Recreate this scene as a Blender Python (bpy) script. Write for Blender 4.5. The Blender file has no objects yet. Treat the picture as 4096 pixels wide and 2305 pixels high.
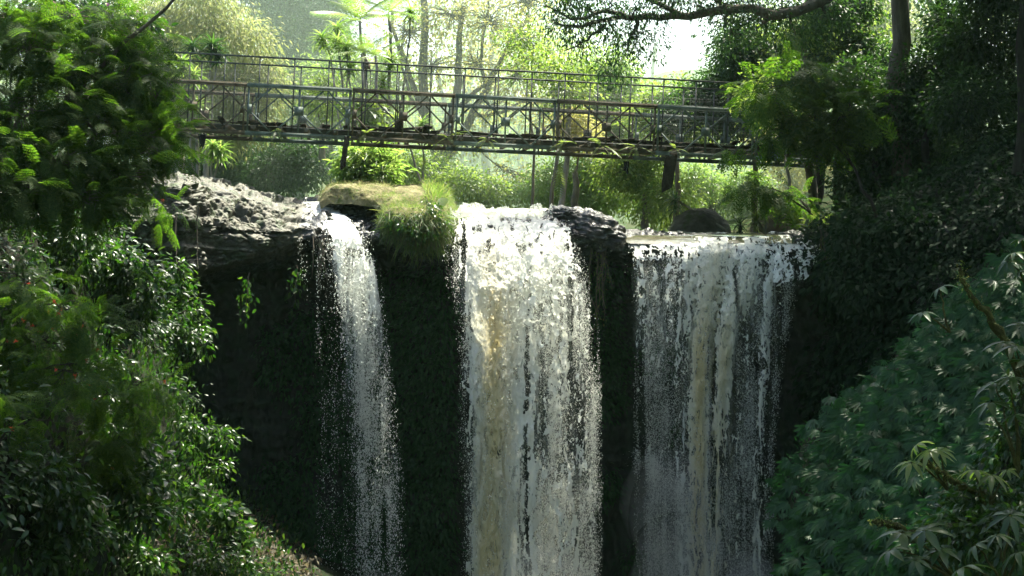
import bpy, math, numpy as np
from mathutils import Vector, Matrix

# ------------------------------------------------------------------ basics
F, HX, HY = 5689.0, 2048.0, 880.0          # focal length and principal point in photo pixels, horizon row
rng = np.random.default_rng(7)
scene = bpy.context.scene
COL = scene.collection

def P(px, py, Y):
    px, py, Y = np.broadcast_arrays(np.asarray(px, float), np.asarray(py, float), np.asarray(Y, float))
    return np.stack([(px - HX) / F * Y, Y, (HY - py) / F * Y], -1)

def nrm(v):
    return v / np.maximum(np.linalg.norm(v, axis=-1, keepdims=True), 1e-9)

# ------------------------------------------------------------------ noise
def _hash(ix, iy, iz, s):
    n = (ix * 374761393 + iy * 668265263 + iz * 1440662683 + s * 974634777) & 0xffffffff
    n = ((n ^ (n >> 13)) * 1274126177) & 0xffffffff
    n = ((n ^ (n >> 15)) * 2246822519) & 0xffffffff
    return ((n ^ (n >> 16)) & 0xffffff) / float(0xffffff)

def vnoise(p, s=0):
    f = np.floor(p); i = f.astype(np.int64); t = p - f
    t = t * t * t * (t * (t * 6 - 15) + 10)
    x, y, z = i[..., 0], i[..., 1], i[..., 2]
    tx, ty, tz = t[..., 0], t[..., 1], t[..., 2]
    def L(a, b, w): return a + (b - a) * w
    c = [[[_hash(x + a, y + b, z + d, s) for d in (0, 1)] for b in (0, 1)] for a in (0, 1)]
    m = [[L(c[a][b][0], c[a][b][1], tz) for b in (0, 1)] for a in (0, 1)]
    return L(L(m[0][0], m[0][1], ty), L(m[1][0], m[1][1], ty), tx)

def fbm(p, octv=4, s=0, gain=.5):
    a, tot, out = 1., 0., 0.
    for k in range(octv):
        out = out + a * vnoise(p * (2.03 ** k) + 17.3 * k, s + k * 31)
        tot += a; a *= gain
    return out / tot

def worley(p, s=0):
    """distance to the nearest and second-nearest random point, and a random value of the nearest cell"""
    f = np.floor(p).astype(np.int64); best = np.full(p.shape[:-1], 9.); sec = best.copy(); val = np.zeros_like(best)
    for a in (-1, 0, 1):
        for b in (-1, 0, 1):
            for c in (-1, 0, 1):
                x, y, z = f[..., 0] + a, f[..., 1] + b, f[..., 2] + c
                d = np.sqrt((x + _hash(x, y, z, s) - p[..., 0]) ** 2 + (y + _hash(x, y, z, s + 1) - p[..., 1]) ** 2 + (z + _hash(x, y, z, s + 2) - p[..., 2]) ** 2)
                m = d < best
                sec = np.where(m, best, np.minimum(sec, d)); val = np.where(m, _hash(x, y, z, s + 3), val); best = np.where(m, d, best)
    return best, sec, val

# ------------------------------------------------------------------ mesh plumbing
def build(name, V, faces, mat=None, parent=None, smooth=False, attrs=None, mats=None, midx=None):
    """V (n,3); faces: list of (m,k) int arrays."""
    me = bpy.data.meshes.new(name)
    V = np.ascontiguousarray(V, np.float32)
    me.vertices.add(len(V)); me.vertices.foreach_set('co', V.ravel())
    faces = [np.asarray(f, np.int32) for f in faces if len(f)]
    idx = np.concatenate([f.ravel() for f in faces])
    tot = np.concatenate([np.full(len(f), f.shape[1], np.int32) for f in faces])
    st = np.concatenate([[0], np.cumsum(tot)[:-1]]).astype(np.int32)
    me.loops.add(len(idx)); me.loops.foreach_set('vertex_index', idx)
    me.polygons.add(len(tot)); me.polygons.foreach_set('loop_start', st)
    if smooth: me.polygons.foreach_set('use_smooth', np.ones(len(tot), bool))
    if midx is not None: me.polygons.foreach_set('material_index', np.asarray(midx, np.int32))
    me.update(calc_edges=True)
    for k, a in (attrs or {}).items():
        at = me.attributes.new(k, 'FLOAT', 'POINT')
        at.data.foreach_set('value', np.ascontiguousarray(a, np.float32))
    for m in (mats or [mat]):
        me.materials.append(m)
    o = bpy.data.objects.new(name, me); COL.objects.link(o)
    if parent is not None: o.parent = parent
    return o

def tag(o, label=None, cat=None, group=None, kind=None):
    if label: o['label'] = label
    if cat: o['category'] = cat
    if group: o['group'] = group
    if kind: o['kind'] = kind
    return o

def empty(name, label, cat, loc=(0, 0, 0), group=None):
    o = bpy.data.objects.new(name, None); COL.objects.link(o)
    o.location = tuple(float(c) for c in loc); o.empty_display_size = .2
    return tag(o, label, cat, group)

class MB:
    """collects shapes of one mesh"""
    def __init__(s): s.V, s.F, s.n = [], [], 0
    def add(s, V, faces):
        V = np.asarray(V, float).reshape(-1, 3)
        for f in faces:
            f = np.asarray(f, np.int64)
            if len(f): s.F.append(f + s.n)
        s.V.append(V); s.n += len(V)
    def beam(s, a, b, w, h=None, up=(0, 0, 1), jit=0):
        h = h or w
        a, b = np.asarray(a, float), np.asarray(b, float)
        d = nrm(b - a); u = np.asarray(up, float)
        if abs(d @ u) > .98: u = np.array([0, 1., 0])
        x = nrm(np.cross(d, u)); z = np.cross(x, d)
        c = [x * sx * w / 2 + z * sz * h / 2 for sx, sz in ((-1, -1), (1, -1), (1, 1), (-1, 1))]
        V = np.array([a + q for q in c] + [b + q for q in c])
        if jit: V = V + rng.normal(0, jit, V.shape)
        s.add(V, [[(0, 3, 2, 1), (4, 5, 6, 7), (0, 1, 5, 4), (1, 2, 6, 5), (2, 3, 7, 6), (3, 0, 4, 7)]])
    def tube(s, path, rad, k=7, rough=0):
        path = np.asarray(path, float); n = len(path)
        rad = np.broadcast_to(np.asarray(rad, float), (n,))
        t = nrm(np.gradient(path, axis=0))
        ref = np.array([1., 0, 0]) if abs(t[n // 2][0]) < .8 else np.array([0, 0, 1.])
        x = nrm(np.cross(t, ref)); y = np.cross(t, x)
        a = np.arange(k) / k * 2 * np.pi
        R = rad[:, None] * (1 + (rng.normal(0, rough, (n, k)) if rough else 0))
        V = path[:, None] + R[..., None] * (np.cos(a)[None, :, None] * x[:, None] + np.sin(a)[None, :, None] * y[:, None])
        i = np.arange(n - 1)[:, None] * k; j = np.arange(k)[None]; j2 = (j + 1) % k
        q = np.stack([i + j, i + j2, i + k + j2, i + k + j], -1).reshape(-1, 4)
        s.add(V, [q, [tuple(range((n - 1) * k, n * k))]])
    def scatter(s, T, pos, M, scl):
        """template T=(V,faces) at pos (n,3) with frames M (n,3,3; columns are axes) and scale (n,)"""
        TV, TF = T; k = len(TV); n = len(pos)
        if not n: return
        V = np.einsum('nij,kj->nki', M, TV) * np.asarray(scl)[:, None, None] + pos[:, None]
        off = (np.arange(n) * k)[:, None, None]
        s.add(V, [(np.asarray(f)[None] + off).reshape(-1, np.asarray(f).shape[1]) for f in TF])
    def build(s, name, mat, parent=None, smooth=False, **kw):
        return build(name, np.concatenate(s.V), s.F, mat, parent, smooth, **kw)

def frames(d, up, jit=.3, r=rng):
    """columns: x (side), y = d, z (normal)"""
    d = nrm(d)
    u = np.broadcast_to(np.asarray(up, float), d.shape) + r.normal(0, jit, d.shape)
    x = nrm(np.cross(d, u)); z = np.cross(x, d)
    return np.stack([x, d, z], -1)

# ------------------------------------------------------------------ materials
def new_mat(name):
    m = bpy.data.materials.new(name); m.use_nodes = True
    nt = m.node_tree; nt.nodes.clear()
    out = nt.nodes.new('ShaderNodeOutputMaterial')
    return m, nt, out

def N(nt, typ, **kw):
    n = nt.nodes.new(typ)
    for k, v in kw.items():
        if k.startswith('_'): setattr(n, k[1:], v)
        else: n.inputs[k.replace('__', ' ')].default_value = v
    return n

def ramp(nt, fac, stops):
    r = nt.nodes.new('ShaderNodeValToRGB'); e = r.color_ramp.elements
    while len(e) < len(stops): e.new(.5)
    for k, (p, c) in enumerate(stops):
        e[k].position = p; e[k].color = (*c, 1)
    nt.links.new(fac, r.inputs[0])
    return r.outputs[0]

def leaf_mat(name, cols, tcols, trans=.45, rough=.45, spec=.5):
    m, nt, out = new_mat(name)
    g = N(nt, 'ShaderNodeNewGeometry')
    n = len(cols)
    c = ramp(nt, g.outputs['Random Per Island'], [(i / max(1, n - 1), cols[i]) for i in range(n)])
    n = len(tcols)
    t = ramp(nt, g.outputs['Random Per Island'], [(i / max(1, n - 1), tcols[i]) for i in range(n)])
    b = N(nt, 'ShaderNodeBsdfPrincipled', Roughness=rough)
    b.inputs['Specular IOR Level'].default_value = spec
    tr = N(nt, 'ShaderNodeBsdfTranslucent'); mx = N(nt, 'ShaderNodeMixShader', Fac=trans)
    nt.links.new(c, b.inputs['Base Color']); nt.links.new(t, tr.inputs['Color'])
    nt.links.new(b.outputs[0], mx.inputs[1]); nt.links.new(tr.outputs[0], mx.inputs[2])
    nt.links.new(mx.outputs[0], out.inputs['Surface'])
    return m

def rock_mat(name, stops, scale=1.2, rough=.85, bump=.5, spec=.3, stretch=(1, 1, 1), moss=None, mossamt=.5, fine=9):
    m, nt, out = new_mat(name)
    tc = N(nt, 'ShaderNodeNewGeometry')
    mp = N(nt, 'ShaderNodeMapping'); mp.inputs['Scale'].default_value = stretch
    nt.links.new(tc.outputs['Position'], mp.inputs['Vector'])
    n1 = N(nt, 'ShaderNodeTexNoise', Scale=scale, Detail=8.0, Roughness=.62)
    n2 = N(nt, 'ShaderNodeTexNoise', Scale=scale * fine, Detail=6.0, Roughness=.7)
    for q in (n1, n2): nt.links.new(mp.outputs[0], q.inputs['Vector'])
    ad = N(nt, 'ShaderNodeMath', _operation='MULTIPLY_ADD'); ad.inputs[1].default_value = .35
    nt.links.new(n2.outputs[0], ad.inputs[0])
    sb = N(nt, 'ShaderNodeMath', _operation='MULTIPLY_ADD'); sb.inputs[1].default_value = .9; sb.inputs[2].default_value = -.12
    nt.links.new(n1.outputs[0], sb.inputs[0]); nt.links.new(sb.outputs[0], ad.inputs[2])
    c = ramp(nt, ad.outputs[0], stops)
    b = N(nt, 'ShaderNodeBsdfPrincipled', Roughness=rough)
    b.inputs['Specular IOR Level'].default_value = spec
    if moss:
        n3 = N(nt, 'ShaderNodeTexNoise', Scale=scale * 1.7, Detail=7.0, Roughness=.65)
        nt.links.new(tc.outputs['Position'], n3.inputs['Vector'])
        f = ramp(nt, n3.outputs[0], [(mossamt, (0, 0, 0)), (min(1, mossamt + .1), (1, 1, 1))])
        mx = N(nt, 'ShaderNodeMix', _data_type='RGBA'); mx.inputs['B'].default_value = (*moss, 1)
        nt.links.new(f, mx.inputs['Factor']); nt.links.new(c, mx.inputs['A']); c = mx.outputs['Result']
    nt.links.new(c, b.inputs['Base Color'])
    bp = N(nt, 'ShaderNodeBump', Strength=bump, Distance=.08)
    nt.links.new(ad.outputs[0], bp.inputs['Height']); nt.links.new(bp.outputs[0], b.inputs['Normal'])
    nt.links.new(b.outputs[0], out.inputs['Surface'])
    return m

def water_mat(name, white, silt, trans=.4, rough=.3, spec=.5):
    m, nt, out = new_mat(name)
    g = N(nt, 'ShaderNodeNewGeometry')
    at = N(nt, 'ShaderNodeAttribute', _attribute_name='silt')
    mp = N(nt, 'ShaderNodeMapping'); mp.inputs['Scale'].default_value = (1, 1, .5)
    nt.links.new(g.outputs['Position'], mp.inputs['Vector'])
    n1 = N(nt, 'ShaderNodeTexNoise', Scale=14.0, Detail=5.0, Roughness=.65)
    nt.links.new(mp.outputs[0], n1.inputs['Vector'])
    mx = N(nt, 'ShaderNodeMix', _data_type='RGBA')
    mx.inputs['A'].default_value = (*white, 1); mx.inputs['B'].default_value = (*silt, 1)
    nt.links.new(at.outputs['Fac'], mx.inputs['Factor'])
    b = N(nt, 'ShaderNodeBsdfPrincipled', Roughness=rough)
    b.inputs['Specular IOR Level'].default_value = spec
    tr = N(nt, 'ShaderNodeBsdfTranslucent'); sh = N(nt, 'ShaderNodeMixShader', Fac=trans)
    bp = N(nt, 'ShaderNodeBump', Strength=.75, Distance=.10)
    nt.links.new(n1.outputs[0], bp.inputs['Height'])
    nt.links.new(bp.outputs[0], b.inputs['Normal'])
    nt.links.new(mx.outputs['Result'], b.inputs['Base Color']); nt.links.new(mx.outputs['Result'], tr.inputs['Color'])
    nt.links.new(b.outputs[0], sh.inputs[1]); nt.links.new(tr.outputs[0], sh.inputs[2])
    at2 = N(nt, 'ShaderNodeAttribute', _attribute_name='film')           # how much foam the film carries
    n2 = N(nt, 'ShaderNodeTexNoise', Scale=30.0, Detail=4.0, Roughness=.7)
    nt.links.new(mp.outputs[0], n2.inputs['Vector'])
    ma = N(nt, 'ShaderNodeMath', _operation='MULTIPLY_ADD', _use_clamp=True); ma.inputs[1].default_value = 1.9; ma.inputs[2].default_value = -.62
    nt.links.new(n2.outputs[0], ma.inputs[0])
    mb_ = N(nt, 'ShaderNodeMath', _operation='MULTIPLY_ADD', _use_clamp=True); mb_.inputs[1].default_value = 1.5
    nt.links.new(at2.outputs['Fac'], mb_.inputs[0]); nt.links.new(ma.outputs[0], mb_.inputs[2])
    mc = N(nt, 'ShaderNodeMath', _operation='MULTIPLY', _use_clamp=True)
    md = N(nt, 'ShaderNodeMath', _operation='MULTIPLY_ADD', _use_clamp=True); md.inputs[1].default_value = 4.; md.inputs[2].default_value = .05
    nt.links.new(at2.outputs['Fac'], md.inputs[0]); nt.links.new(mb_.outputs[0], mc.inputs[0]); nt.links.new(md.outputs[0], mc.inputs[1])
    tp = N(nt, 'ShaderNodeBsdfTransparent'); fm = N(nt, 'ShaderNodeMixShader')
    nt.links.new(mc.outputs[0], fm.inputs['Fac']); nt.links.new(tp.outputs[0], fm.inputs[1]); nt.links.new(sh.outputs[0], fm.inputs[2])
    nt.links.new(fm.outputs[0], out.inputs['Surface'])
    return m

M = {}
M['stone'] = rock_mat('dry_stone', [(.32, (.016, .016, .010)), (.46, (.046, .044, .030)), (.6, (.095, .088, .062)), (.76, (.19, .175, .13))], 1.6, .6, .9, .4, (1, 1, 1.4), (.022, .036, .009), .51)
M['wetstone'] = rock_mat('wet_stone', [(.3, (.012, .012, .012)), (.5, (.03, .03, .028)), (.7, (.06, .056, .048))], 2.0, .25, 1., .6)
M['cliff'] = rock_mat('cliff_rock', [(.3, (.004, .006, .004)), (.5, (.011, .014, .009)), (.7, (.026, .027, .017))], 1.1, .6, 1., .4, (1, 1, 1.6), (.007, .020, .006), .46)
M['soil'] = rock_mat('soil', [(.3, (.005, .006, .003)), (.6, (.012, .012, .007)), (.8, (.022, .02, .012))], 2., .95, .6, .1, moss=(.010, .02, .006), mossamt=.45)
M['forest_floor'] = rock_mat('forest_floor', [(.3, (.02, .025, .01)), (.6, (.05, .055, .02)), (.8, (.08, .075, .035))], .8, .95, .6, .1, moss=(.03, .06, .012), mossamt=.45)
M['earth'] = rock_mat('dry_earth', [(.3, (.06, .055, .025)), (.5, (.15, .135, .07)), (.75, (.28, .25, .15))], 3., .95, 1., .1, moss=(.07, .09, .025), mossamt=.52)
M['boulder'] = rock_mat('boulder_stone', [(.3, (.035, .032, .026)), (.55, (.10, .09, .07)), (.75, (.17, .155, .12))], 1.2, .85, .8, .3, moss=(.05, .065, .02), mossamt=.55)
M['bark'] = rock_mat('bark', [(.3, (.05, .042, .03)), (.55, (.13, .11, .085)), (.75, (.22, .19, .15))], 2.2, .9, .8, .2, (2.5, 2.5, .5))
M['darkbark'] = rock_mat('dark_bark', [(.3, (.012, .011, .008)), (.55, (.03, .026, .02)), (.75, (.055, .048, .036))], 2.2, .9, .8, .2, (2.5, 2.5, .5), (.03, .045, .01), .55)
M['palebark'] = rock_mat('pale_bark', [(.3, (.12, .105, .085)), (.55, (.24, .215, .18)), (.75, (.36, .33, .28))], 2.2, .9, .8, .2, (2.5, 2.5, .5))
M['moss'] = rock_mat('mossy_bark', [(.3, (.03, .028, .012)), (.55, (.07, .075, .02)), (.75, (.13, .14, .03))], 9., .95, 1., .1)
M['green_paint'] = rock_mat('weathered_green_paint', [(.3, (.03, .042, .034)), (.5, (.08, .115, .095)), (.75, (.15, .19, .16))], 3., .6, .3, .4, moss=(.06, .045, .025), mossamt=.6)
M['rust'] = rock_mat('rusty_steel', [(.3, (.03, .024, .016)), (.5, (.085, .07, .045)), (.75, (.15, .125, .085))], 3., .8, .4, .3, moss=(.06, .065, .04), mossamt=.52)
M['rail'] = rock_mat('dark_rail_steel', [(.3, (.02, .024, .022)), (.55, (.04, .046, .04)), (.75, (.07, .06, .045))], 4., .6, .3, .4)
M['wood'] = rock_mat('rotten_wood', [(.3, (.012, .01, .007)), (.55, (.03, .024, .016)), (.75, (.06, .048, .03))], 4., .9, .8, .2, moss=(.025, .03, .01), mossamt=.6)
M['darkcloth'] = rock_mat('dark_rag', [(.3, (.008, .009, .01)), (.7, (.025, .025, .028))], 6., .9, .5, .2)

M['leaf_glossy'] = leaf_mat('leaf_glossy', [(.006, .023, .004), (.014, .040, .007), (.030, .062, .012)], [(.025, .10, .006), (.05, .16, .010), (.12, .22, .020)], .36, .34, .36)
M['leaf_feather'] = leaf_mat('leaf_feather', [(.012, .033, .005), (.022, .050, .008), (.04, .068, .012)], [(.05, .15, .006), (.09, .21, .010), (.16, .28, .020)], .55, .6, .14)
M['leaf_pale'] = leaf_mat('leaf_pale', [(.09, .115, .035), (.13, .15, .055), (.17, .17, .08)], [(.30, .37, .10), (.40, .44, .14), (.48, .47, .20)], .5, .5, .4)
M['leaf_dark'] = leaf_mat('leaf_dark', [(.007, .024, .008), (.014, .039, .012), (.026, .056, .016)], [(.03, .09, .012), (.06, .15, .02), (.10, .21, .03)], .4, .45, .25)
M['leaf_mid'] = leaf_mat('leaf_mid', [(.03, .065, .014), (.05, .09, .02), (.08, .12, .03)], [(.15, .28, .03), (.27, .40, .05), (.40, .50, .10)], .55, .4, .5)
M['leaf_yellow'] = leaf_mat('leaf_yellow', [(.12, .115, .02), (.17, .155, .03), (.22, .19, .045)], [(.46, .46, .10), (.56, .54, .15), (.64, .60, .24)], .55, .5, .3)
M['leaf_bright'] = leaf_mat('leaf_bright', [(.05, .10, .014), (.08, .13, .02), (.11, .15, .03)], [(.20, .40, .05), (.30, .47, .07), (.40, .52, .12)], .5, .35, .5)
M['leaf_mound'] = leaf_mat('leaf_mound', [(.011, .042, .012), (.020, .064, .018), (.032, .084, .024)], [(.02, .12, .02), (.04, .17, .03)], .32, .42, .25)
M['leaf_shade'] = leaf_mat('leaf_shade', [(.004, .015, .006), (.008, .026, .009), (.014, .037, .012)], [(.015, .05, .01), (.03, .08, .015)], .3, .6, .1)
M['grass'] = leaf_mat('grass_blade', [(.03, .07, .012), (.05, .09, .02), (.10, .11, .03)], [(.10, .22, .02), (.18, .28, .04), (.3, .32, .09)], .5, .5, .3)
M['dry_grass'] = leaf_mat('dry_grass_blade', [(.13, .12, .05), (.20, .175, .085), (.06, .09, .02), (.10, .11, .03)], [(.28, .26, .11), (.34, .30, .14), (.16, .24, .05), (.2, .25, .06)], .45, .6, .2)
M['red_flower'] = leaf_mat('red_flower', [(.45, .05, .03), (.55, .09, .05)], [(.6, .1, .05), (.7, .15, .08)], .4, .6, .2)
M['pink_flower'] = leaf_mat('pink_flower', [(.45, .14, .42), (.55, .22, .52)], [(.6, .25, .55), (.7, .3, .6)], .4, .6, .2)
M['litter'] = leaf_mat('leaf_litter', [(.028, .024, .014), (.06, .05, .03), (.10, .09, .06)], [(.2, .16, .08), (.3, .25, .14)], .25, .7, .2)
M['water_main'] = water_mat('falling_water', (.93, .95, .88), (.68, .58, .32), .32)
M['fur'] = rock_mat('monkey_fur', [(.3, (.08, .065, .045)), (.6, (.15, .125, .09)), (.8, (.22, .19, .14))], 20, .95, .5, .1)

# ------------------------------------------------------------------ leaf templates
def T_leaf(w=.5, fold=.10, droop=.12):
    V = np.array([(0, 0, 0), (w / 2, .42, fold), (0, 1, -droop), (-w / 2, .42, fold)])
    return V, [[(0, 1, 2), (0, 2, 3)]]

def T_leaf_fine(w=.36, fold=.05, droop=.25, petiole=.0):
    ys = [0, .18, .42, .70, 1.0]; hw = [0, .36, .5, .36, 0]
    V, Fq, Ft = [], [], []
    for y, h in zip(ys, hw):
        V += [(-h * w, y, fold * h * 2 - droop * y * y), (0, y, -droop * y * y), (h * w, y, fold * h * 2 - droop * y * y)]
    for i in range(4):
        a, b = 3 * i, 3 * i + 3
        Fq += [(a, a + 1, b + 1, b), (a + 1, a + 2, b + 2, b + 1)]
    V = np.array(V); V[:, 1] += petiole
    return V, [Fq]

def combine(parts):
    V, Fs, n = [], {}, 0
    for v, fs in parts:
        for f in fs:
            f = np.asarray(f); Fs.setdefault(f.shape[1], []).append(f + n)
        V.append(v); n += len(v)
    return np.concatenate(V), [np.concatenate(x) for x in Fs.values()]

def xf(T, R, t=(0, 0, 0), s=1.):
    return (T[0] * s) @ np.asarray(R).T + np.asarray(t), T[1]

def rot(axis, deg):
    return np.array(Matrix.Rotation(math.radians(deg), 3, axis))

def T_bipinnate(np_=7, nl=8, ll=.115, hw=.021):
    parts = []
    for i in range(np_):
        y = .12 + .88 * i / (np_ - 1)
        pl = .42 * (1 - .45 * abs(i / (np_ - 1) - .45))
        for s in (-1, 1):
            a = math.radians(58 - 22 * i / np_)
            d = np.array([s * math.sin(a), math.cos(a), -.12]); q = np.array([-s * math.cos(a), math.sin(a), 0])
            V, Ft = [], []
            for k in range(nl):
                b = np.array([0, y, 0]) + d * pl * (k + .6) / nl + np.array([0, 0, -.10 * ((k + .6) / nl) ** 2])
                L = ll * (1 - .5 * k / nl)
                for r in (-1, 1):
                    n = len(V)
                    tip = b + (q * r * .9 + d * .45) * L
                    V += [b - d * hw, b + d * hw, tip]
                    Ft.append((n, n + 1, n + 2))
            parts.append((np.array(V), [Ft]))
    parts.append((np.array([(-.006, 0, 0), (.006, 0, 0), (.002, 1, 0), (-.002, 1, 0)]), [[(0, 1, 2, 3)]]))
    V, Fs = combine(parts)
    V[:, 2] -= .22 * V[:, 1] ** 2
    return V, Fs

def T_umbrella(n=7, w=.34, droop=.35, el=-5, up=False):
    parts = []
    L = T_leaf_fine(w, .05, droop, .06)
    for i in range(n):
        a = 360 * i / n + (i * 37 % 11 - 5)
        parts.append(xf(L, rot('Z', a) @ rot('X', el), s=.85 + .15 * ((i * 53) % 7) / 7))
    return combine(parts)

def T_fan(n=6, w=.34):
    """leaflets hanging in a fan: main axis y is the hang direction"""
    parts = []
    L = T_leaf_fine(w, .05, .22, .03)
    for i in range(n):
        a = -54 + 108 * i / (n - 1)
        parts.append(xf(L, rot('Z', a) @ rot('Y', a * .25), s=1 - .3 * abs(a) / 70))
    return combine(parts)

def T_whorl(n=26, w=.10):
    parts = []
    for i in range(n):
        L = T_leaf_fine(w, .02, .55 + .3 * ((i * 29) % 7) / 7)
        parts.append(xf(L, rot('Z', i * 137.5) @ rot('X', 72 - 80 * (i / n)), s=.75 + .25 * ((i * 31) % 9) / 9))
    return combine(parts)

def T_frond(n=24, ll=.34, droop=.35, hang=.5, lw=.035):
    """pinnate frond along y (palm / fern)"""
    parts = []
    for i in range(n):
        y = .12 + .88 * i / (n - 1)
        l = ll * math.sin(math.pi * (.12 + .86 * (i / (n - 1)))) ** .7 + .03
        for s in (-1, 1):
            d = nrm(np.array([s * 1., .55, -hang]))
            b = np.array([0, y, 0]); q = np.array([0, lw, .01])
            V = np.array([b - q * .5, b + q * .5, b + d * l * .55 + q * .45 + [0, 0, .02], b + d * l + [0, 0, -.1 * l]])
            V2 = b + d * l * .55 - q * .45 + [0, 0, .02]
            parts.append((np.vstack([V, V2]), [[(0, 1, 2, 4)], [(4, 2, 3)]]))
    parts.append((np.array([(-.009, 0, 0), (.009, 0, 0), (.003, 1, 0), (-.003, 1, 0)]), [[(0, 1, 2, 3)]]))
    V, Fs = combine(parts)
    V[:, 2] -= droop * V[:, 1] ** 2
    return V, Fs

def T_blade(w=.03, bend=.5):
    V = []
    for y, h in ((0, 1), (.4, .9), (.75, .6)):
        V += [(-w * h / 2, y, -bend * y * y), (w * h / 2, y, -bend * y * y)]
    V += [(0, 1, -bend)]
    return np.array(V), [[(0, 1, 3, 2), (2, 3, 5, 4)], [(4, 5, 6)]]

LEAF = T_leaf(); LEAFN = T_leaf(.3); LEAFW = T_leaf(.22, .04, .3); FINE = T_leaf_fine(.42, .06, .25)
BIP = T_bipinnate(6, 5, .145, .028); BIP_S = T_bipinnate(5, 3, .22, .05)

# ------------------------------------------------------------------ grids
def grid_faces(nu, nv, keep=None):
    i, j = np.meshgrid(np.arange(nu - 1), np.arange(nv - 1), indexing='ij')
    q = np.stack([i * nv + j, (i + 1) * nv + j, (i + 1) * nv + j + 1, i * nv + j + 1], -1).reshape(-1, 4)
    if keep is not None: q = q[keep.reshape(-1)]
    return q

def grid_normals(G):
    a = np.gradient(G, axis=0); b = np.gradient(G, axis=1)
    return nrm(np.cross(a, b))

def loft(sections, nu, nv, smooth=3, spread=None):
    """sections: [(px, [(py,Y)*K])] -> grid (nu,nv,3), u along px, v down the profile"""
    xs = np.array([s[0] for s in sections], float)
    K = len(sections[0][1])
    prof = np.array([s[1] for s in sections], float)           # (S,K,2)
    u = np.linspace(xs[0], xs[-1], nu)
    pr = np.stack([np.stack([np.interp(u, xs, prof[:, k, c]) for k in range(K)], -1) for c in (0, 1)], -1)
    kv = np.linspace(0, K - 1, nv) if spread is None else np.interp(np.linspace(0, 1, nv), np.linspace(0, 1, len(spread)), spread)
    out = np.empty((nu, nv, 2))
    i0 = np.clip(np.floor(kv).astype(int), 0, K - 2); f = (kv - i0)[None, :, None]
    out = pr[:, i0] * (1 - f) + pr[:, i0 + 1] * f
    for _ in range(smooth):
        o = out.copy()
        o[1:-1] = (out[:-2] + 2 * out[1:-1] + out[2:]) / 4
        o[:, 1:-1] = (o[:, :-2] + 2 * o[:, 1:-1] + o[:, 2:]) / 4
        out = o
    return P(u[:, None] + 0 * out[..., 0], out[..., 0], out[..., 1])

def compact(V, faces, attrs=None):
    used = np.zeros(len(V), bool)
    for f in faces: used[np.asarray(f).ravel()] = True
    m = np.cumsum(used) - 1
    return V[used], [m[f] for f in faces], {k: a[used] for k, a in (attrs or {}).items()}

# ------------------------------------------------------------------ branches, trees
def wiggle(a, b, n=8, amp=.08, sag=0., r=rng):
    a, b = np.asarray(a, float), np.asarray(b, float)
    t = np.linspace(0, 1, n)[:, None]
    L = np.linalg.norm(b - a)
    w = np.cumsum(r.normal(0, 1, (n, 3)), 0); w -= w[:1] + (w[-1:] - w[:1]) * t
    return a + (b - a) * t + w * amp * L / n ** .5 + np.array([0, 0, -1.]) * (sag * L * 4 * t * (1 - t))

def crown(blobs, leaf, size, ncl, nl, cr, r, droop=.5, up=(0, 0, 1), jit=.6, shell=.35, out_b=.5):
    """blobs [(center, radii)] -> MB with leaf clusters; returns MB and cluster centres per blob"""
    mb = MB(); cents = []
    vol = np.array([np.prod(np.asarray(b[1], float)) ** (2 / 3.) * (b[2] if len(b) > 2 else 1.) for b in blobs]); share = vol / vol.sum()
    for (c, R, *_), sh in zip(blobs, share):
        c, R = np.asarray(c, float), np.asarray(R, float)
        k = max(3, int(round(ncl * sh)))
        d = nrm(r.normal(size=(k, 3))); rad = shell + (1 - shell) * r.random((k, 1)) ** .6
        rad = rad * (.82 + .36 * vnoise(d * 2.2 + c, 5)[:, None])
        cc = c + d * R * rad
        cents.append(cc)
        pos = np.repeat(cc, nl, 0); base = np.repeat(d, nl, 0)
        o = r.normal(0, 1, pos.shape); pos = pos + o * cr * np.array([1, 1, .7])
        dirs = nrm(o) * .7 + base * out_b + r.normal(0, .35, pos.shape) + np.array([0, 0, -droop])
        s = size * r.uniform(.6, 1.25, len(pos))
        mb.scatter(leaf, pos, frames(dirs, up, jit, r), s)
    return mb, cents

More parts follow.
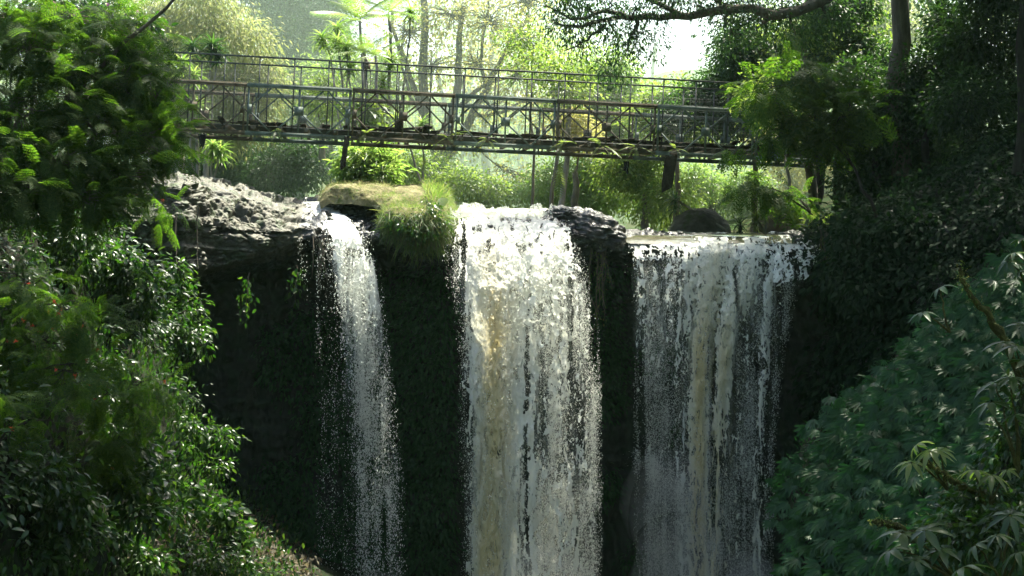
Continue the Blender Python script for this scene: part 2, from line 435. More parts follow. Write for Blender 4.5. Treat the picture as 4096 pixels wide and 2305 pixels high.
def tree(name, label, cat, base, fork, blobs, leaf, size, ncl, nl, cr, lm, bark, tr, group=None, seed=0,
         twigs=.35, droop=.5, k=8, shell=.35, jit=.6, limb_r=.45, extra=None, tw_r=.012):
    r = np.random.default_rng(seed)
    base, fork = np.asarray(base, float), np.asarray(fork, float)
    e = empty(name, label, cat, base, group)
    t = MB()
    path = wiggle(base, fork, 9, .05, 0, r)
    t.tube(path, np.linspace(tr * 1.15, tr * .8, 9), k, .04)
    mb, cents = crown(blobs, leaf, size, ncl, nl, cr, r, droop, (0, 0, 1), jit, shell)
    wood = np.concatenate([path[4:]] + [np.asarray(p_)[2:] for p_, _ in (extra or [])])
    wrad = np.concatenate([np.linspace(tr * .95, tr * .8, 5)] + [np.broadcast_to(np.asarray(a_, float), (len(p_),))[2:] for p_, a_ in (extra or [])])
    order = np.argsort([np.linalg.norm(wood - np.asarray(b[0]), axis=1).min() for b in blobs])
    for q_ in order:
        (c, R, *_), cc = blobs[q_], cents[q_]
        dist = np.linalg.norm(wood - np.asarray(c), axis=1); j = int(np.argmin(dist + r.random(len(dist)) * .25 * dist.min()))
        n = 8; pth = wiggle(wood[j], np.asarray(c), n, .10, .03, r); ra = min(tr * limb_r, wrad[j] * .7)
        t.tube(pth, np.linspace(ra, max(ra * .4, tw_r), n), 6, .04)
        wood = np.concatenate([wood, pth[3:]]); wrad = np.concatenate([wrad, np.linspace(ra, max(ra * .4, tw_r), n)[3:]])
        for q in cc[r.random(len(cc)) < twigs]:
            s0 = pth[r.integers(n // 2, n)]
            t.tube(wiggle(s0, q, 5, .14, 0, r), np.linspace(tw_r, tw_r * .4, 5), 4)
    for pth, ra in (extra or []):
        t.tube(pth, ra, 7, .04)
    off = -base
    for m in (t, mb): m.V = [v + off for v in m.V]
    t.build('trunk', bark, e, True)
    mb.build('crown', lm, e)
    return e

def bl(px, py, Y, rx, ry, rd=None):
    """blob: centre and radii from photo pixels at depth Y"""
    s = Y / F
    return (P(px, py, Y), (rx * s, (rd if rd is not None else rx * s * .8), ry * s))

def foliage(name, label, cat, blobs, leaf, size, ncl, nl, cr, lm, group=None, seed=0, droop=.5, up=(0, 0, 1), jit=.6,
            shell=.3, stems=True, root=None, kind=None, sr=.02, flowers=None, bark='darkbark', stem_share=.25):
    """a shrub / plant: root point, stems and foliage"""
    r = np.random.default_rng(seed)
    mb, cents = crown(blobs, leaf, size, ncl, nl, cr, r, droop, up, jit, shell)
    allc = np.array([b[0] for b in blobs])
    root = np.asarray(root, float) if root is not None else allc.mean(0) - [0, -.5, max(np.asarray(b[1])[2] for b in blobs)]
    e = empty(name, label, cat, root, group)
    mb.V = [v - root for v in mb.V]
    o = mb.build('foliage', lm, e)
    st = MB(); wood = root[None]; wrad = np.array([sr])
    for q_ in np.argsort([np.linalg.norm(np.asarray(b[0]) - root) for b in blobs]):
        (c, R, *_), cc = blobs[q_], cents[q_]
        dist = np.linalg.norm(wood - c, axis=1); j = int(np.argmin(dist + r.random(len(dist)) * .2 * dist.min()))
        pth = wiggle(wood[j], c, 8, .12, -.05, r); ra = wrad[j] * .85
        st.tube(pth - root, np.linspace(ra, ra * .5, 8), 5)
        wood = np.concatenate([wood, pth[2:]]); wrad = np.concatenate([wrad, np.linspace(ra, ra * .5, 8)[2:]])
        for q in cc[r.random(len(cc)) < stem_share]:
            st.tube(wiggle(pth[r.integers(4, 8)], q, 5, .12, -.04, r) - root, np.linspace(min(sr * .3, .012), .003, 5), 4)
    st.build('stem', M[bark], e, True)
    if flowers:
        fm, nf, fs, zone = flowers
        fb = MB(); cc = np.concatenate(cents)
        pk = cc[r.choice(len(cc), min(nf, len(cc)), False)] + r.normal(0, cr * .4, (min(nf, len(cc)), 3)) + [0, -.12, .05]
        for p_ in pk:
            d = r.normal(size=(14, 3)) + [0, -.3, .6]
            fb.scatter(LEAFN, np.repeat(p_[None], 14, 0) - root, frames(d, (0, 0, 1), .5, r), fs * r.uniform(.6, 1.2, 14))
        fb.build('flowers', fm, e)
    return e
# ================================================================== camera, light, air
cam = bpy.data.cameras.new('camera'); co = bpy.data.objects.new('camera', cam); COL.objects.link(co)
cam.lens = 50; cam.sensor_width = 36; cam.clip_start = .1; cam.clip_end = 2000
cam.shift_y = (HY - 2305 / 2) / 4096
co.rotation_euler = (math.radians(90), 0, 0)
scene.camera = co

SUN_EL, SUN_AZ = 63., 38.            # degrees; azimuth from +Y (straight ahead) towards +X (right)
w = bpy.data.worlds.new('World'); scene.world = w; w.use_nodes = True
nt = w.node_tree; bg = nt.nodes['Background']
sky = nt.nodes.new('ShaderNodeTexSky'); sky.sky_type = 'NISHITA'; sky.sun_disc = False
sky.sun_elevation = math.radians(SUN_EL); sky.sun_rotation = math.radians(SUN_AZ)
sky.air_density = 1.; sky.dust_density = 4.
nt.links.new(sky.outputs[0], bg.inputs[0]); bg.inputs[1].default_value = .118
sl = bpy.data.lights.new('sun', 'SUN'); sl.energy = 5.; sl.angle = math.radians(.5); sl.color = (1., .97, .80)
so = bpy.data.objects.new('sun', sl); COL.objects.link(so)
ce, se = math.cos(math.radians(SUN_EL)), math.sin(math.radians(SUN_EL))
SUN = np.array([math.sin(math.radians(SUN_AZ)) * ce, math.cos(math.radians(SUN_AZ)) * ce, se])
so.rotation_euler = Vector(SUN).to_track_quat('Z', 'Y').to_euler(); so.location = (20, 60, 70)
vs = scene.view_settings; vs.view_transform = 'Standard'; vs.look = 'None'; vs.gamma = 1; vs.use_curve_mapping = False
vs.exposure = 2.05
cy = scene.cycles
cy.use_denoising = True; cy.max_bounces = 7; cy.diffuse_bounces = 3; cy.glossy_bounces = 2; cy.transmission_bounces = 3
cy.volume_bounces = 1; cy.transparent_max_bounces = 8; cy.use_adaptive_sampling = True; cy.adaptive_threshold = .02
cy.caustics_reflective = False; cy.caustics_refractive = False; cy.sample_clamp_indirect = 6

def volume_mat(name, dens, col, aniso):
    m, nt, out = new_mat(name)
    v = N(nt, 'ShaderNodeVolumePrincipled', Density=dens, Anisotropy=aniso)
    v.inputs['Color'].default_value = (*col, 1)
    nt.links.new(v.outputs[0], out.inputs['Volume'])
    return m
def box(name, lo, hi, mat, **kw):
    lo, hi = np.array(lo, float), np.array(hi, float)
    V = np.array([[(lo, hi)[i][0], (lo, hi)[j][1], (lo, hi)[k][2]] for i in (0, 1) for j in (0, 1) for k in (0, 1)])
    return build(name, V, [[(0, 1, 3, 2), (4, 6, 7, 5), (0, 4, 5, 1), (2, 3, 7, 6), (0, 2, 6, 4), (1, 5, 7, 3)]], mat, **kw)
hz = box('haze', (-130, -75, -17), (130, 180, 46), volume_mat('haze_air', .00026, (.62, .96, .78), .7))
tag(hz, kind='stuff')

# ================================================================== terrain
def noisy(G, amp, freq, s=0, octv=5, ridge=.0, zs=1.):
    n = grid_normals(G)
    p = G * np.array([freq, freq, freq * zs])
    d = fbm(p, octv, s) - .5
    if ridge:
        d = d + ridge * (np.abs(2 * fbm(p * 1.7 + 9, octv, s + 3) - 1) - .2)
    return G - n * (d * amp)[..., None] * 2

def grid_obj(name, G, mat, smooth=True, **kw):
    nu, nv = G.shape[:2]
    return build(name, G.reshape(-1, 3), [grid_faces(nu, nv)], mat, None, smooth, **kw)

# the plateau behind the lip, rising to a wooded slope
xs = np.linspace(-120, 120, 160); ys = np.concatenate([np.linspace(41, 60, 60), np.linspace(61, 170, 80)])
X, Y = np.meshgrid(xs, ys, indexing='ij')
Z = -.75 + .5 * np.clip((Y - 46) / 10, 0, 1) + 14 * np.clip((Y - 70) / 90, 0, 1) ** 1.2 + 3.2 * np.clip((np.abs(X + 1) - 9) / 10, 0, 1) * np.clip((Y - 41) / 8, 0, 1)
Z += 1.2 * (fbm(np.stack([X * .12, Y * .12, 0 * X], -1), 4, 2) - .5) + .3 * (fbm(np.stack([X * .8, Y * .8, 0 * X], -1), 3, 4) - .5)
tag(grid_obj('ground', np.stack([X, Y, Z], -1), M['forest_floor']), kind='structure')

# unseen gorge walls behind and beside the viewpoint, added to block skylight
a = np.radians(np.linspace(28, 332, 170)); v = np.linspace(0, 1, 40)
A, Vv = np.meshgrid(a, v, indexing='ij')
Rr = 34 + 16 * Vv + 10 * np.clip(np.cos(A), 0, 1)
Zr = -15 + 40 * Vv ** 1.1 * (1 - .25 * np.clip(np.cos(A), 0, 1))
G = np.stack([np.sin(A) * Rr, np.cos(A) * Rr * 1.05 - 8 + 0 * A, Zr], -1)
G = noisy(G, 3., .12, 21)
tag(grid_obj('shade_hills', G, M['forest_floor']), kind='structure')
xs = np.linspace(-48, 48, 60)
X, Y = np.meshgrid(xs, xs - 2, indexing='ij')
wm, wnt, wout = new_mat('pool_water')
pb = N(wnt, 'ShaderNodeBsdfPrincipled', Roughness=.12); pb.inputs['Base Color'].default_value = (.03, .035, .022, 1)
wn = N(wnt, 'ShaderNodeTexNoise', Scale=1.2, Detail=4.); wb = N(wnt, 'ShaderNodeBump', Strength=.5, Distance=.2)
wnt.links.new(wn.outputs[0], wb.inputs['Height']); wnt.links.new(wb.outputs[0], pb.inputs['Normal']); wnt.links.new(pb.outputs[0], wout.inputs['Surface'])
M['pool'] = wm
tag(grid_obj('water', np.stack([X, Y, -13.5 + 0 * X], -1), wm), kind='structure')

# cliff: the undercut wall behind the falls, with its slab on the left
S = [(-500, [(330, 44), (420, 33), (800, 29), (1100, 28), (1300, 28), (2700, 26)]),
     (250, [(640, 44), (745, 34.2), (900, 32.8), (1080, 32.6), (1180, 34), (2700, 33)]),
     (420, [(690, 44), (722, 34.5), (850, 33.8), (1070, 33.8), (1150, 36.5), (2700, 37)]),
     (740, [(708, 44), (730, 34.8), (880, 34.3), (1090, 34.6), (1150, 38), (2700, 38.5)]),
     (860, [(715, 44), (752, 36.6), (900, 35.3), (1080, 35.3), (1130, 38.6), (2700, 39)]),
     (1130, [(780, 44), (842, 37.2), (925, 36.2), (1000, 36.3), (1060, 39.4), (2700, 39)]),
     (1230, [(795, 44), (815, 39.5), (905, 36.7), (950, 36.5), (1010, 39.6), (2700, 39)]),
     (1400, [(800, 44), (815, 40), (905, 36.9), (945, 36.6), (1005, 39.8), (2700, 39.2)]),
     (1530, [(800, 44), (840, 39.2), (930, 36.8), (962, 36.6), (1020, 39.8), (2700, 39.2)]),
     (1780, [(820, 44), (845, 38.4), (920, 36.7), (1010, 36.6), (1090, 39), (2700, 39)]),
     (1830, [(868, 44), (876, 38.4), (900, 37.1), (960, 37), (1030, 39.5), (2700, 39)]),
     (2180, [(868, 44), (876, 38.4), (900, 37.1), (960, 37), (1030, 39.5), (2700, 39)]),
     (2210, [(835, 44), (842, 38.6), (880, 37.3), (950, 37.2), (1010, 39.8), (2700, 39.2)]),
     (2330, [(865, 44), (875, 38.8), (930, 37.5), (985, 37.4), (1030, 40), (2700, 39.4)]),
     (2500, [(930, 44), (940, 39.4), (975, 38.6), (1010, 38.4), (1050, 41), (2700, 40)]),
     (3060, [(956, 46), (964, 39.4), (988, 38.4), (1015, 38.2), (1060, 41), (2700, 40)]),
     (3240, [(925, 46), (938, 39), (1000, 38), (1110, 37.7), (1180, 40), (2700, 39)]),
     (3330, [(880, 46), (912, 38.6), (1000, 37.6), (1130, 37.2), (1230, 39), (2700, 37)]),
     (3700, [(700, 46), (760, 38), (950, 35.5), (1150, 34.5), (1300, 34.5), (2700, 32)]),
     (4600, [(250, 46), (350, 38), (800, 32), (1100, 30), (1300, 29), (2700, 26)])]
G = loft(S, 1000, 400, 2, [0, .35, .7, 1, 1.35, 1.7, 2, 2.3, 2.7, 3, 3.3, 3.7, 4, 4.2, 4.4, 4.6, 5])
# strata and lumps
lump = fbm(G * np.array([.9, .9, 1.5]), 5, 11) - .5
cell = np.abs(2 * fbm(G * np.array([1.6, 1.6, 2.6]), 4, 41) - 1)
fine = fbm(G * np.array([5, 5, 8.]), 4, 77) - .5
ter = (G[..., 2] * 2.6 + 1.4 * fbm(G * np.array([.5, .5, .3]), 3, 15)) % 1.0
ter = np.where(ter < .8, ter / .8, (1 - ter) / .2) - .5
cr = np.abs(2 * fbm(G * np.array([3.1, 3.1, 4.2]), 3, 55) - 1)
wp = G * np.array([.85, .85, 1.5]) + 1.1 * (np.stack([fbm(G * 1.1 + k, 3, 66 + k) for k in (0, 5, 9)], -1) - .5)
w1, w2, wv = worley(wp, 3); x1, x2, xv = worley(wp * 2.7 + 4, 8)
blk = (wv - .5) * .22 - np.clip(.10 - (w2 - w1), 0, 1) * 1. + (xv - .5) * .06 - np.clip(.10 - (x2 - x1), 0, 1) * .35
amp = np.clip((G[..., 0] + 12) / 4, .5, 1)
G = G - grid_normals(G) * (lump * .42 + (cell - .25) * .12 + fine * .14 + ter * .08 - np.clip(.10 - cr, 0, 1) * .7 + blk)[..., None] * .9
px_ = G[..., 0] / G[..., 1] * F + HX; py_ = HY - G[..., 2] / G[..., 1] * F
q = grid_faces(*G.shape[:2])
cx = px_.reshape(-1)[q].mean(1); cyy = py_.reshape(-1)[q].mean(1); cY = G.reshape(-1, 3)[q][:, :, 1].mean(1)
wob = 60 * (fbm(G.reshape(-1, 3)[q].mean(1) * 1.5, 3, 9) - .5)
mi = np.zeros(len(q), int)                                       # dry stone
mi[(cx + wob > 1215)] = 1                                        # wetted by the river
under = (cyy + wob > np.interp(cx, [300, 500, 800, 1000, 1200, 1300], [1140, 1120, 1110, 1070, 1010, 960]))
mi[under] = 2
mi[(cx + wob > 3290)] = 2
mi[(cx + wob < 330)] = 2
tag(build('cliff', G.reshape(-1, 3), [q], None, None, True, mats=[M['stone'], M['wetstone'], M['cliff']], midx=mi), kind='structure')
# angular slab chips that break the smooth rim of the left slab and the wet ledges
def chunk_template(r, k=10):
    d = nrm(r.normal(size=(k, 3)))
    import bmesh
    bm = bmesh.new()
    for q_ in d: bm.verts.new(q_)
    res = bmesh.ops.convex_hull(bm, input=bm.verts[:])
    bmesh.ops.delete(bm, geom=[g for g in res['geom_interior'] if isinstance(g, bmesh.types.BMVert)], context='VERTS')
    bm.verts.ensure_lookup_table(); bm.verts.index_update()
    V = np.array([v.co[:] for v in bm.verts]); Fc = [[v.index for v in f.verts] for f in bm.faces if len(f.verts) == 3]
    bm.free(); return V, [np.array(Fc)]
r = np.random.default_rng(5)
CH = [chunk_template(r, 11) for _ in range(6)]
def pick_surface(G, n, cond, r):
    pts = G.reshape(-1, 3); nn = grid_normals(G).reshape(-1, 3)
    px = pts[:, 0] / pts[:, 1] * F + HX; py = HY - pts[:, 2] / pts[:, 1] * F
    k = np.where(cond(px, py, pts))[0]
    wt = np.linalg.norm(np.cross(np.gradient(G, axis=0), np.gradient(G, axis=1)), axis=-1).reshape(-1)[k]
    du, dv = np.gradient(G, axis=0).reshape(-1, 3), np.gradient(G, axis=1).reshape(-1, 3)
    i = r.choice(k, min(n, 3 * len(k)), True, wt / wt.sum())
    j = r.uniform(-.5, .5, (len(i), 2))
    return pts[i] + du[i] * j[:, :1] + dv[i] * j[:, 1:], nn[i]
def rubble(name, G, n, cond, mat, s0, s1, seed, flat=.5, parent=None):
    r = np.random.default_rng(seed); mb = MB()
    p, nn = pick_surface(G, n, cond, r)
    for k in range(6):
        m_ = np.arange(len(p)) % 6 == k
        fr = frames(r.normal(size=(m_.sum(), 3)) * [1, 1, .3], (0, 0, 1), .25, r); fr[:, :, 2] *= flat
        mb.scatter(CH[k], p[m_], fr, s0 * (s1 / s0) ** r.random(m_.sum()) ** 2)
    return mb.build(name, mat, parent)
topz = lambda px, py, p: p[:, 1] < 42
o = rubble('rock_rubble', G, 160, lambda px, py, p: (px > 380) & (px < 1250) & (py < np.interp(px, [400, 1300], [1120, 980])) & (p[:, 1] < 41), M['stone'], .03, .15, 3, .4)
tag(o, kind='structure')
o = rubble('wet_rubble', G, 1500, lambda px, py, p: (px > 1230) & (px < 3280) & ((px < 1780) | (px > 2230)) & (py < 1030) & (p[:, 1] < 40.5), M['wetstone'], .04, .2, 4, .4)
tag(o, kind='structure')
CLIFF = G

# dark rock saddle between the middle and right falls
def mound(name, label, cat, c, R, mat, seed, amp=.25, freq=1.4, nu=110, nv=60, kind=None, group=None, tilt=0):
    th = np.linspace(0, 2 * np.pi, nu); ph = np.linspace(-.35, np.pi / 2, nv)
    T, Pp = np.meshgrid(th, ph, indexing='ij')
    d = np.stack([np.cos(T) * np.cos(Pp), np.sin(T) * np.cos(Pp), np.sin(Pp)], -1)
    n = fbm(d * freq * 1.5 + seed, 5, seed) - .5 + .5 * (np.abs(2 * fbm(d * freq * 3 + seed, 4, seed + 5) - 1) - .25)
    n[-1] = n[0]
    G = np.asarray(R) * d * (1 + amp * n)[..., None]
    c = np.asarray(c, float)
    o = build(name, G.reshape(-1, 3), [grid_faces(nu, nv)], mat, None, True)
    o.location = tuple(c)
    if kind: tag(o, kind=kind)
    else: tag(o, label, cat, group)
    return o, G + c
saddle, GS = mound('rock', 'black wet rock saddle parting the middle waterfall from the right one', 'rock', P(2345, 935, 38.6), (1.05, 1.1, .62), M['wetstone'], 13, .45, 1.6)
saddle.rotation_euler = (0, math.radians(14), 0)
mound('rock', 'small black wet rock beside the middle waterfall rim, higher end of the saddle', 'rock', P(2245, 862, 38.3), (.5, .6, .25), M['wetstone'], 14, .5, 1.8)
mound('boulder', 'large rounded brown boulder above the right waterfall lip', 'boulder', P(2800, 945, 46), (1.02, .9, .92), M['boulder'], 19, .16, 1.1)
mound('boulder', 'dark boulder in shade between thin trunks right of the brown one', 'boulder', P(3110, 935, 48), (.95, .9, .95), M['boulder'], 23, .25, 1.1)

# grassy bank between left and middle falls
S = [(1285, [(806, 42), (806, 41), (808, 38.6), (818, 38.4), (840, 38.3)]),
     (1318, [(748, 42.4), (752, 41), (757, 38.6), (785, 38.4), (815, 38.3)]),
     (1400, [(735, 42.6), (741, 41), (750, 38.2), (792, 38.0), (815, 37.9)]),
     (1490, [(738, 42.6), (745, 41), (757, 38.1), (796, 37.7), (825, 37.6)]),
     (1545, [(740, 42.6), (748, 41), (768, 38.0), (850, 36.8), (930, 36.5)]),
     (1640, [(744, 42.6), (752, 41), (776, 37.9), (880, 36.2), (1000, 36.2)]),
     (1740, [(748, 42.6), (760, 41), (786, 38.0), (880, 36.3), (1000, 36.3)]),
     (1785, [(765, 42.6), (785, 41), (812, 38.4), (890, 36.8), (985, 36.7)]),
     (1815, [(830, 42.4), (840, 41), (870, 39), (900, 37.6), (950, 37.4)])]
BANK = loft(S, 150, 110, 4)
BANK = noisy(BANK, .22, 1.5, 31)
o = grid_obj('grassy_bank', BANK, M['earth']); tag(o, kind='structure')

# river above the lip
rm, rnt, rout = new_mat('river_water')
pb = N(rnt, 'ShaderNodeBsdfPrincipled', Roughness=.1); pb.inputs['Base Color'].default_value = (.10, .095, .06, 1)
wn = N(rnt, 'ShaderNodeTexNoise', Scale=5., Detail=5.); wb = N(rnt, 'ShaderNodeBump', Strength=.7, Distance=.08)
rnt.links.new(wn.outputs[0], wb.inputs['Height']); rnt.links.new(wb.outputs[0], pb.inputs['Normal']); rnt.links.new(pb.outputs[0], rout.inputs['Surface'])
xs = np.linspace(-1.9, 9.8, 160); ys = np.linspace(38.45, 60, 140)
X, Y = np.meshgrid(xs, ys, indexing='ij')
lipz = np.interp(X, [-1.9, -1.5, 1.6, 2.4, 3.2, 9.8], [.1, .17, .17, -.1, -.42, -.42])
Z = np.where(Y < 39.6, lipz, lipz) + .05 * (fbm(np.stack([X * 1.5, Y * 1.5, 0 * X], -1), 4, 8) - .5)
Z = Z - .25 * np.clip((39.4 - Y) / 1.0, 0, 1) ** 2
tag(grid_obj('river', np.stack([X, Y, Z], -1), rm), kind='structure')
# ================================================================== the truss footbridge
psi, tau = math.radians(6.5), math.radians(-2.45)
ua = np.array([math.cos(psi) * math.cos(tau), math.sin(psi) * math.cos(tau), math.sin(tau)])
va = np.array([-math.sin(psi), math.cos(psi), 0.]); wa = np.cross(ua, va)
org = P(980, 531, 41.5)
bridge = empty('truss_bridge', 'old steel truss footbridge with green and rusty panels above the falls', 'bridge', org)
bridge.rotation_euler = Matrix(((ua[0], va[0], wa[0]), (ua[1], va[1], wa[1]), (ua[2], va[2], wa[2]))).to_euler()
PL, PH, TW = 3.05, 1.40, 3.4
def W2B(p): return np.array([(p - org) @ ua, (p - org) @ va, (p - org) @ wa])
def B2W(p): p = np.asarray(p, float); return org + p[..., 0:1] * ua + p[..., 1:2] * va + p[..., 2:3] * wa

def panel_parts():
    """meshes of one truss panel in its own coordinates, by name"""
    d = []
    def one(name, fn):
        mb = MB(); fn(mb); d.append((name, mb))
    def chord(w_):
        def f(mb):
            for s in (-.045, .045):                       # two channels back to back
                mb.beam((.006, s, w_), (PL - .006, s, w_), .03, .102)
            mb.beam((.006, 0, w_ + .054), (PL - .006, 0, w_ + .054), .13, .012)
            mb.beam((.006, 0, w_ - .056), (PL - .006, 0, w_ - .056), .13, .012)
        return f
    one('top_chord', chord(PH)); one('bottom_chord', chord(0))
    for u_ in (.06, PL / 2, PL - .06):
        one('post', lambda mb, u_=u_: mb.beam((u_, 0, .064), (u_, 0, PH - .064), .06, .05, (1, 0, 0)))
    q = PL / 4
    for (a_, b_) in (((.13, .78), (q - .06, 1.33)), ((q + .06, 1.33), (PL / 2 - .08, .78)), ((PL / 2 + .08, .78), (3 * q - .06, 1.33)), ((3 * q + .06, 1.33), (PL - .13, .78)),
                     ((.13, .62), (q - .06, .07)), ((q + .06, .07), (PL / 2 - .08, .62)), ((PL / 2 + .08, .62), (3 * q - .06, .07)), ((3 * q + .06, .07), (PL - .13, .62))):
        one('diagonal', lambda mb, a_=a_, b_=b_: mb.beam((a_[0], 0, a_[1]), (b_[0], 0, b_[1]), .045, .055, (0, 1, 0)))
    def gus(u_, w_, wd):
        def f(mb):
            for s in (-.034, .034): mb.beam((u_, s, .70 - w_ / 2), (u_, s, .70 + w_ / 2), wd, .008, (0, 1, 0))
            for i in (-1, 1):
                for j in (-1, 1): mb.tube([(u_ + i * wd * .3, -.05, .7 + j * w_ * .3), (u_ + i * wd * .3, -.034, .7 + j * w_ * .3)], .014, 6)
        return f
    one('gusset_plate', gus(PL / 2, .26, .26)); one('gusset_plate', gus(.10, .26, .13)); one('gusset_plate', gus(PL - .10, .26, .13))
    return d
pp = panel_parts()
paint = {}
for mk in ('green_paint', 'rust'):
    paint[mk] = [(n_, mb_.build(n_, M[mk]).data) for n_, mb_ in pp]
    for o in list(bpy.data.objects):
        if o.parent is None and o.type == 'MESH' and o.data in [d_ for _, d_ in paint[mk]]: bpy.data.objects.remove(o)
for side, v_ in enumerate((0., TW)):
    for k in range(-2, 6):
        mk = 'green_paint' if k % 2 == 0 and k >= 0 else 'rust'
        if k == 5: mk = 'green_paint'
        p = bpy.data.objects.new('truss_panel', None); COL.objects.link(p); p.parent = bridge
        p.location = (k * PL, v_, 0); p['label'] = 'truss panel in weathered blue-green paint' if mk == 'green_paint' else 'truss panel of brown rusty steel'
        for n_, me in paint[mk]:
            c = bpy.data.objects.new(n_, me); COL.objects.link(c); c.parent = p
# railings
for v_, name in ((.62, 'near'), (2.8, 'far')):
    rl = bpy.data.objects.new('railing', None); COL.objects.link(rl); rl.parent = bridge
    z1 = 2.30; u0, u1 = -2.3 * PL, 5.9 * PL
    mb = MB(); mb.beam((u0, v_, z1), (u1, v_, z1), .05, .05); mb.build('top_rail', M['rail'], rl)
    for k in range(int((u1 - u0) / 1.017)):
        u_ = u0 + .2 + k * 1.017 + (0.0 if v_ < 1 else .12)
        mb = MB(); mb.beam((u_, v_, .12), (u_, v_, z1 - .025), .04, .04, (1, 0, 0)); mb.build('railing_post', M['rail'], rl)
    mb = MB(); r = np.random.default_rng(int(v_ * 10))
    us = np.arange(u0, u1, .10)
    for u_ in us:
        if r.random() < .93:
            b = .02 * r.normal()
            mb.tube([(u_, v_ + .03, .2), (u_ + b, v_ + .03, 1.2), (u_, v_ + .03, 2.0 if v_ > 1 else 1.95)], 0.0024, 3)
    for w_ in np.arange(.25, 2.0, .10):
        pth = np.stack([np.linspace(u0, u1, 60), np.full(60, v_ + .036), w_ + .008 * np.cumsum(r.normal(size=60)) * .3], -1)
        mb.tube(pth, 0.0024, 3)
    mb.build('wire_mesh', M['rail'], rl)
# floor beams, stringers, broken deck
r = np.random.default_rng(3)
for k in range(-6, 24):
    u_ = k * PL / 4 + .25 + r.normal(0, .02)
    if not -2 * PL < u_ < 6 * PL: continue
    mb = MB(); mb.beam((u_, -.10, .125), (u_, TW + .10, .125), .11, .12)
    mb.beam((u_, -.10, .19), (u_, TW + .10, .19), .14, .012)
    mb.build('cross_beam', M['rust'], bridge)
for v_ in (.7, 1.35, 2.05, 2.7):
    mb = MB(); mb.beam((-2.1 * PL, v_, .235), (6 * PL, v_, .235), .07, .07); mb.build('stringer', M['rail'], bridge)
u_ = -2.1 * PL; n = 0
while u_ < 6 * PL and n < 95:
    gap = r.random() < (.42 if u_ < 2.6 * PL else .12)
    wd = r.uniform(.18, .27)
    if not gap:
        mb = MB(); z_ = .305 + r.uniform(0, .04)
        v0, v1 = .15 + r.uniform(-.12, .2), TW - .2 + r.uniform(-.3, .12)
        lift0, lift1 = r.normal(0, .05) ** 2 * 12, r.normal(0, .035) ** 2 * 12
        pts = np.array([(u_ + wd / 2 + r.normal(0, .02), v0, z_ + lift0), (u_ + wd / 2 + r.normal(0, .02), (v0 + v1) / 2, z_), (u_ + wd / 2 + r.normal(0, .03), v1, z_ + lift1)])
        mb.beam(pts[0], pts[1], wd, .055, jit=.012); mb.beam(pts[1] + [0, .004, 0], pts[2], wd, .053, jit=.012)
        mb.build('deck_plank', M['wood'], bridge); n += 1
    u_ += wd + r.uniform(.02, .06) + (.0 if not gap else .1)
# long lifted runner boards lying along the deck
for (ua0, w0, ua1, w1, v_) in ((-1.6, .22, 1.0, .2, .5), (.1, .28, 2.4, .17, 1.6), (3.3, .16, 5.5, .34, .6), (4.6, .25, 7.4, .22, 1.9), (6.2, .22, 9.0, .22, .4), (8.2, .22, 10.9, .26, .5), (10.5, .22, 13.6, .22, .6), (13.3, .2, 16.5, .22, .5)):
    mb = MB(); mid = np.array([(ua0 + ua1) / 2, v_, (w0 + w1) / 2 + .1])
    mb.beam((ua0, v_, w0 + .15), mid, .2, .06, jit=.015); mb.beam(mid, (ua1, v_ + .1, w1 + .15), .2, .058, jit=.015)
    mb.build('runner_board', M['wood'], bridge)
# planks that hang from the deck
def hanging(label, a, b, wd, th, taper, seed):
    a, b = np.array(a), np.array(b); r = np.random.default_rng(seed)
    nseg = 9; t = np.linspace(0, 1, nseg)[:, None]
    path = a + (b - a) * t
    V = []
    for i in range(nseg):
        w_ = wd * (1 - taper * (i / nseg) ** 3) / 2
        ex = r.normal(0, .008, 4)
        V += [path[i] + [-w_ + ex[0], -th / 2, 0], path[i] + [w_ + ex[1], -th / 2, 0], path[i] + [w_ + ex[2], th / 2, 0], path[i] + [-w_ + ex[3], th / 2, 0]]
    V = np.array(V); V[-3:-1, 2] += wd * .5
    q = []
    for i in range(nseg - 1):
        b4 = i * 4
        for j in range(4): q.append((b4 + j, b4 + (j + 1) % 4, b4 + 4 + (j + 1) % 4, b4 + 4 + j))
    q += [(3, 2, 1, 0), (4 * nseg - 4, 4 * nseg - 3, 4 * nseg - 2, 4 * nseg - 1)]
    o = build('hanging_plank', V - a, [q], M['wood']); o.location = tuple(a)
    tag(o, label, 'plank', 'broken planks hanging from the bridge')
hanging('thin dark broken plank dangling under the bridge above the grassy bank', P(1388, 545, 41.75), P(1369, 680, 41.75), .15, .05, .1, 1)
hanging('wide dark broken plank hanging under the bridge above the right waterfall', P(2687, 610, 42.9), P(2664, 772, 42.9), .36, .06, .35, 2)
# dark rags caught on the bottom chord
def rag(label, px, py, Y, wpx, hpx, seed):
    r = np.random.default_rng(seed); nu, nv = 12, 14
    s = Y / F; c = P(px, py, Y)
    a = np.linspace(-.5, .5, nu)[:, None] + np.zeros((1, nv)); b = np.linspace(0, 1, nv)[None] * np.ones((nu, 1))
    hh = hpx * s * (.7 + .45 * vnoise(np.stack([a * 6, 0 * a, 0 * a], -1), seed))
    G_ = np.stack([a * wpx * s * (1 - .25 * b), .06 * np.sin(a * 14 + b * 3) + .05 * b, -b * hh], -1)
    o = build('rag', G_.reshape(-1, 3), [grid_faces(nu, nv)], M['darkcloth'], None, True); o.location = tuple(c)
    md = o.modifiers.new('thick', 'SOLIDIFY'); md.thickness = .012
    tag(o, label, 'rag', 'dark rags caught under the bridge')
rag('dark ragged scrap hanging from the left end of the bridge', 808, 536, 41.2, 30, 52, 3)
rag('small dark scrap hanging under the bridge left of the wide plank', 2505, 645, 43.0, 22, 48, 4)

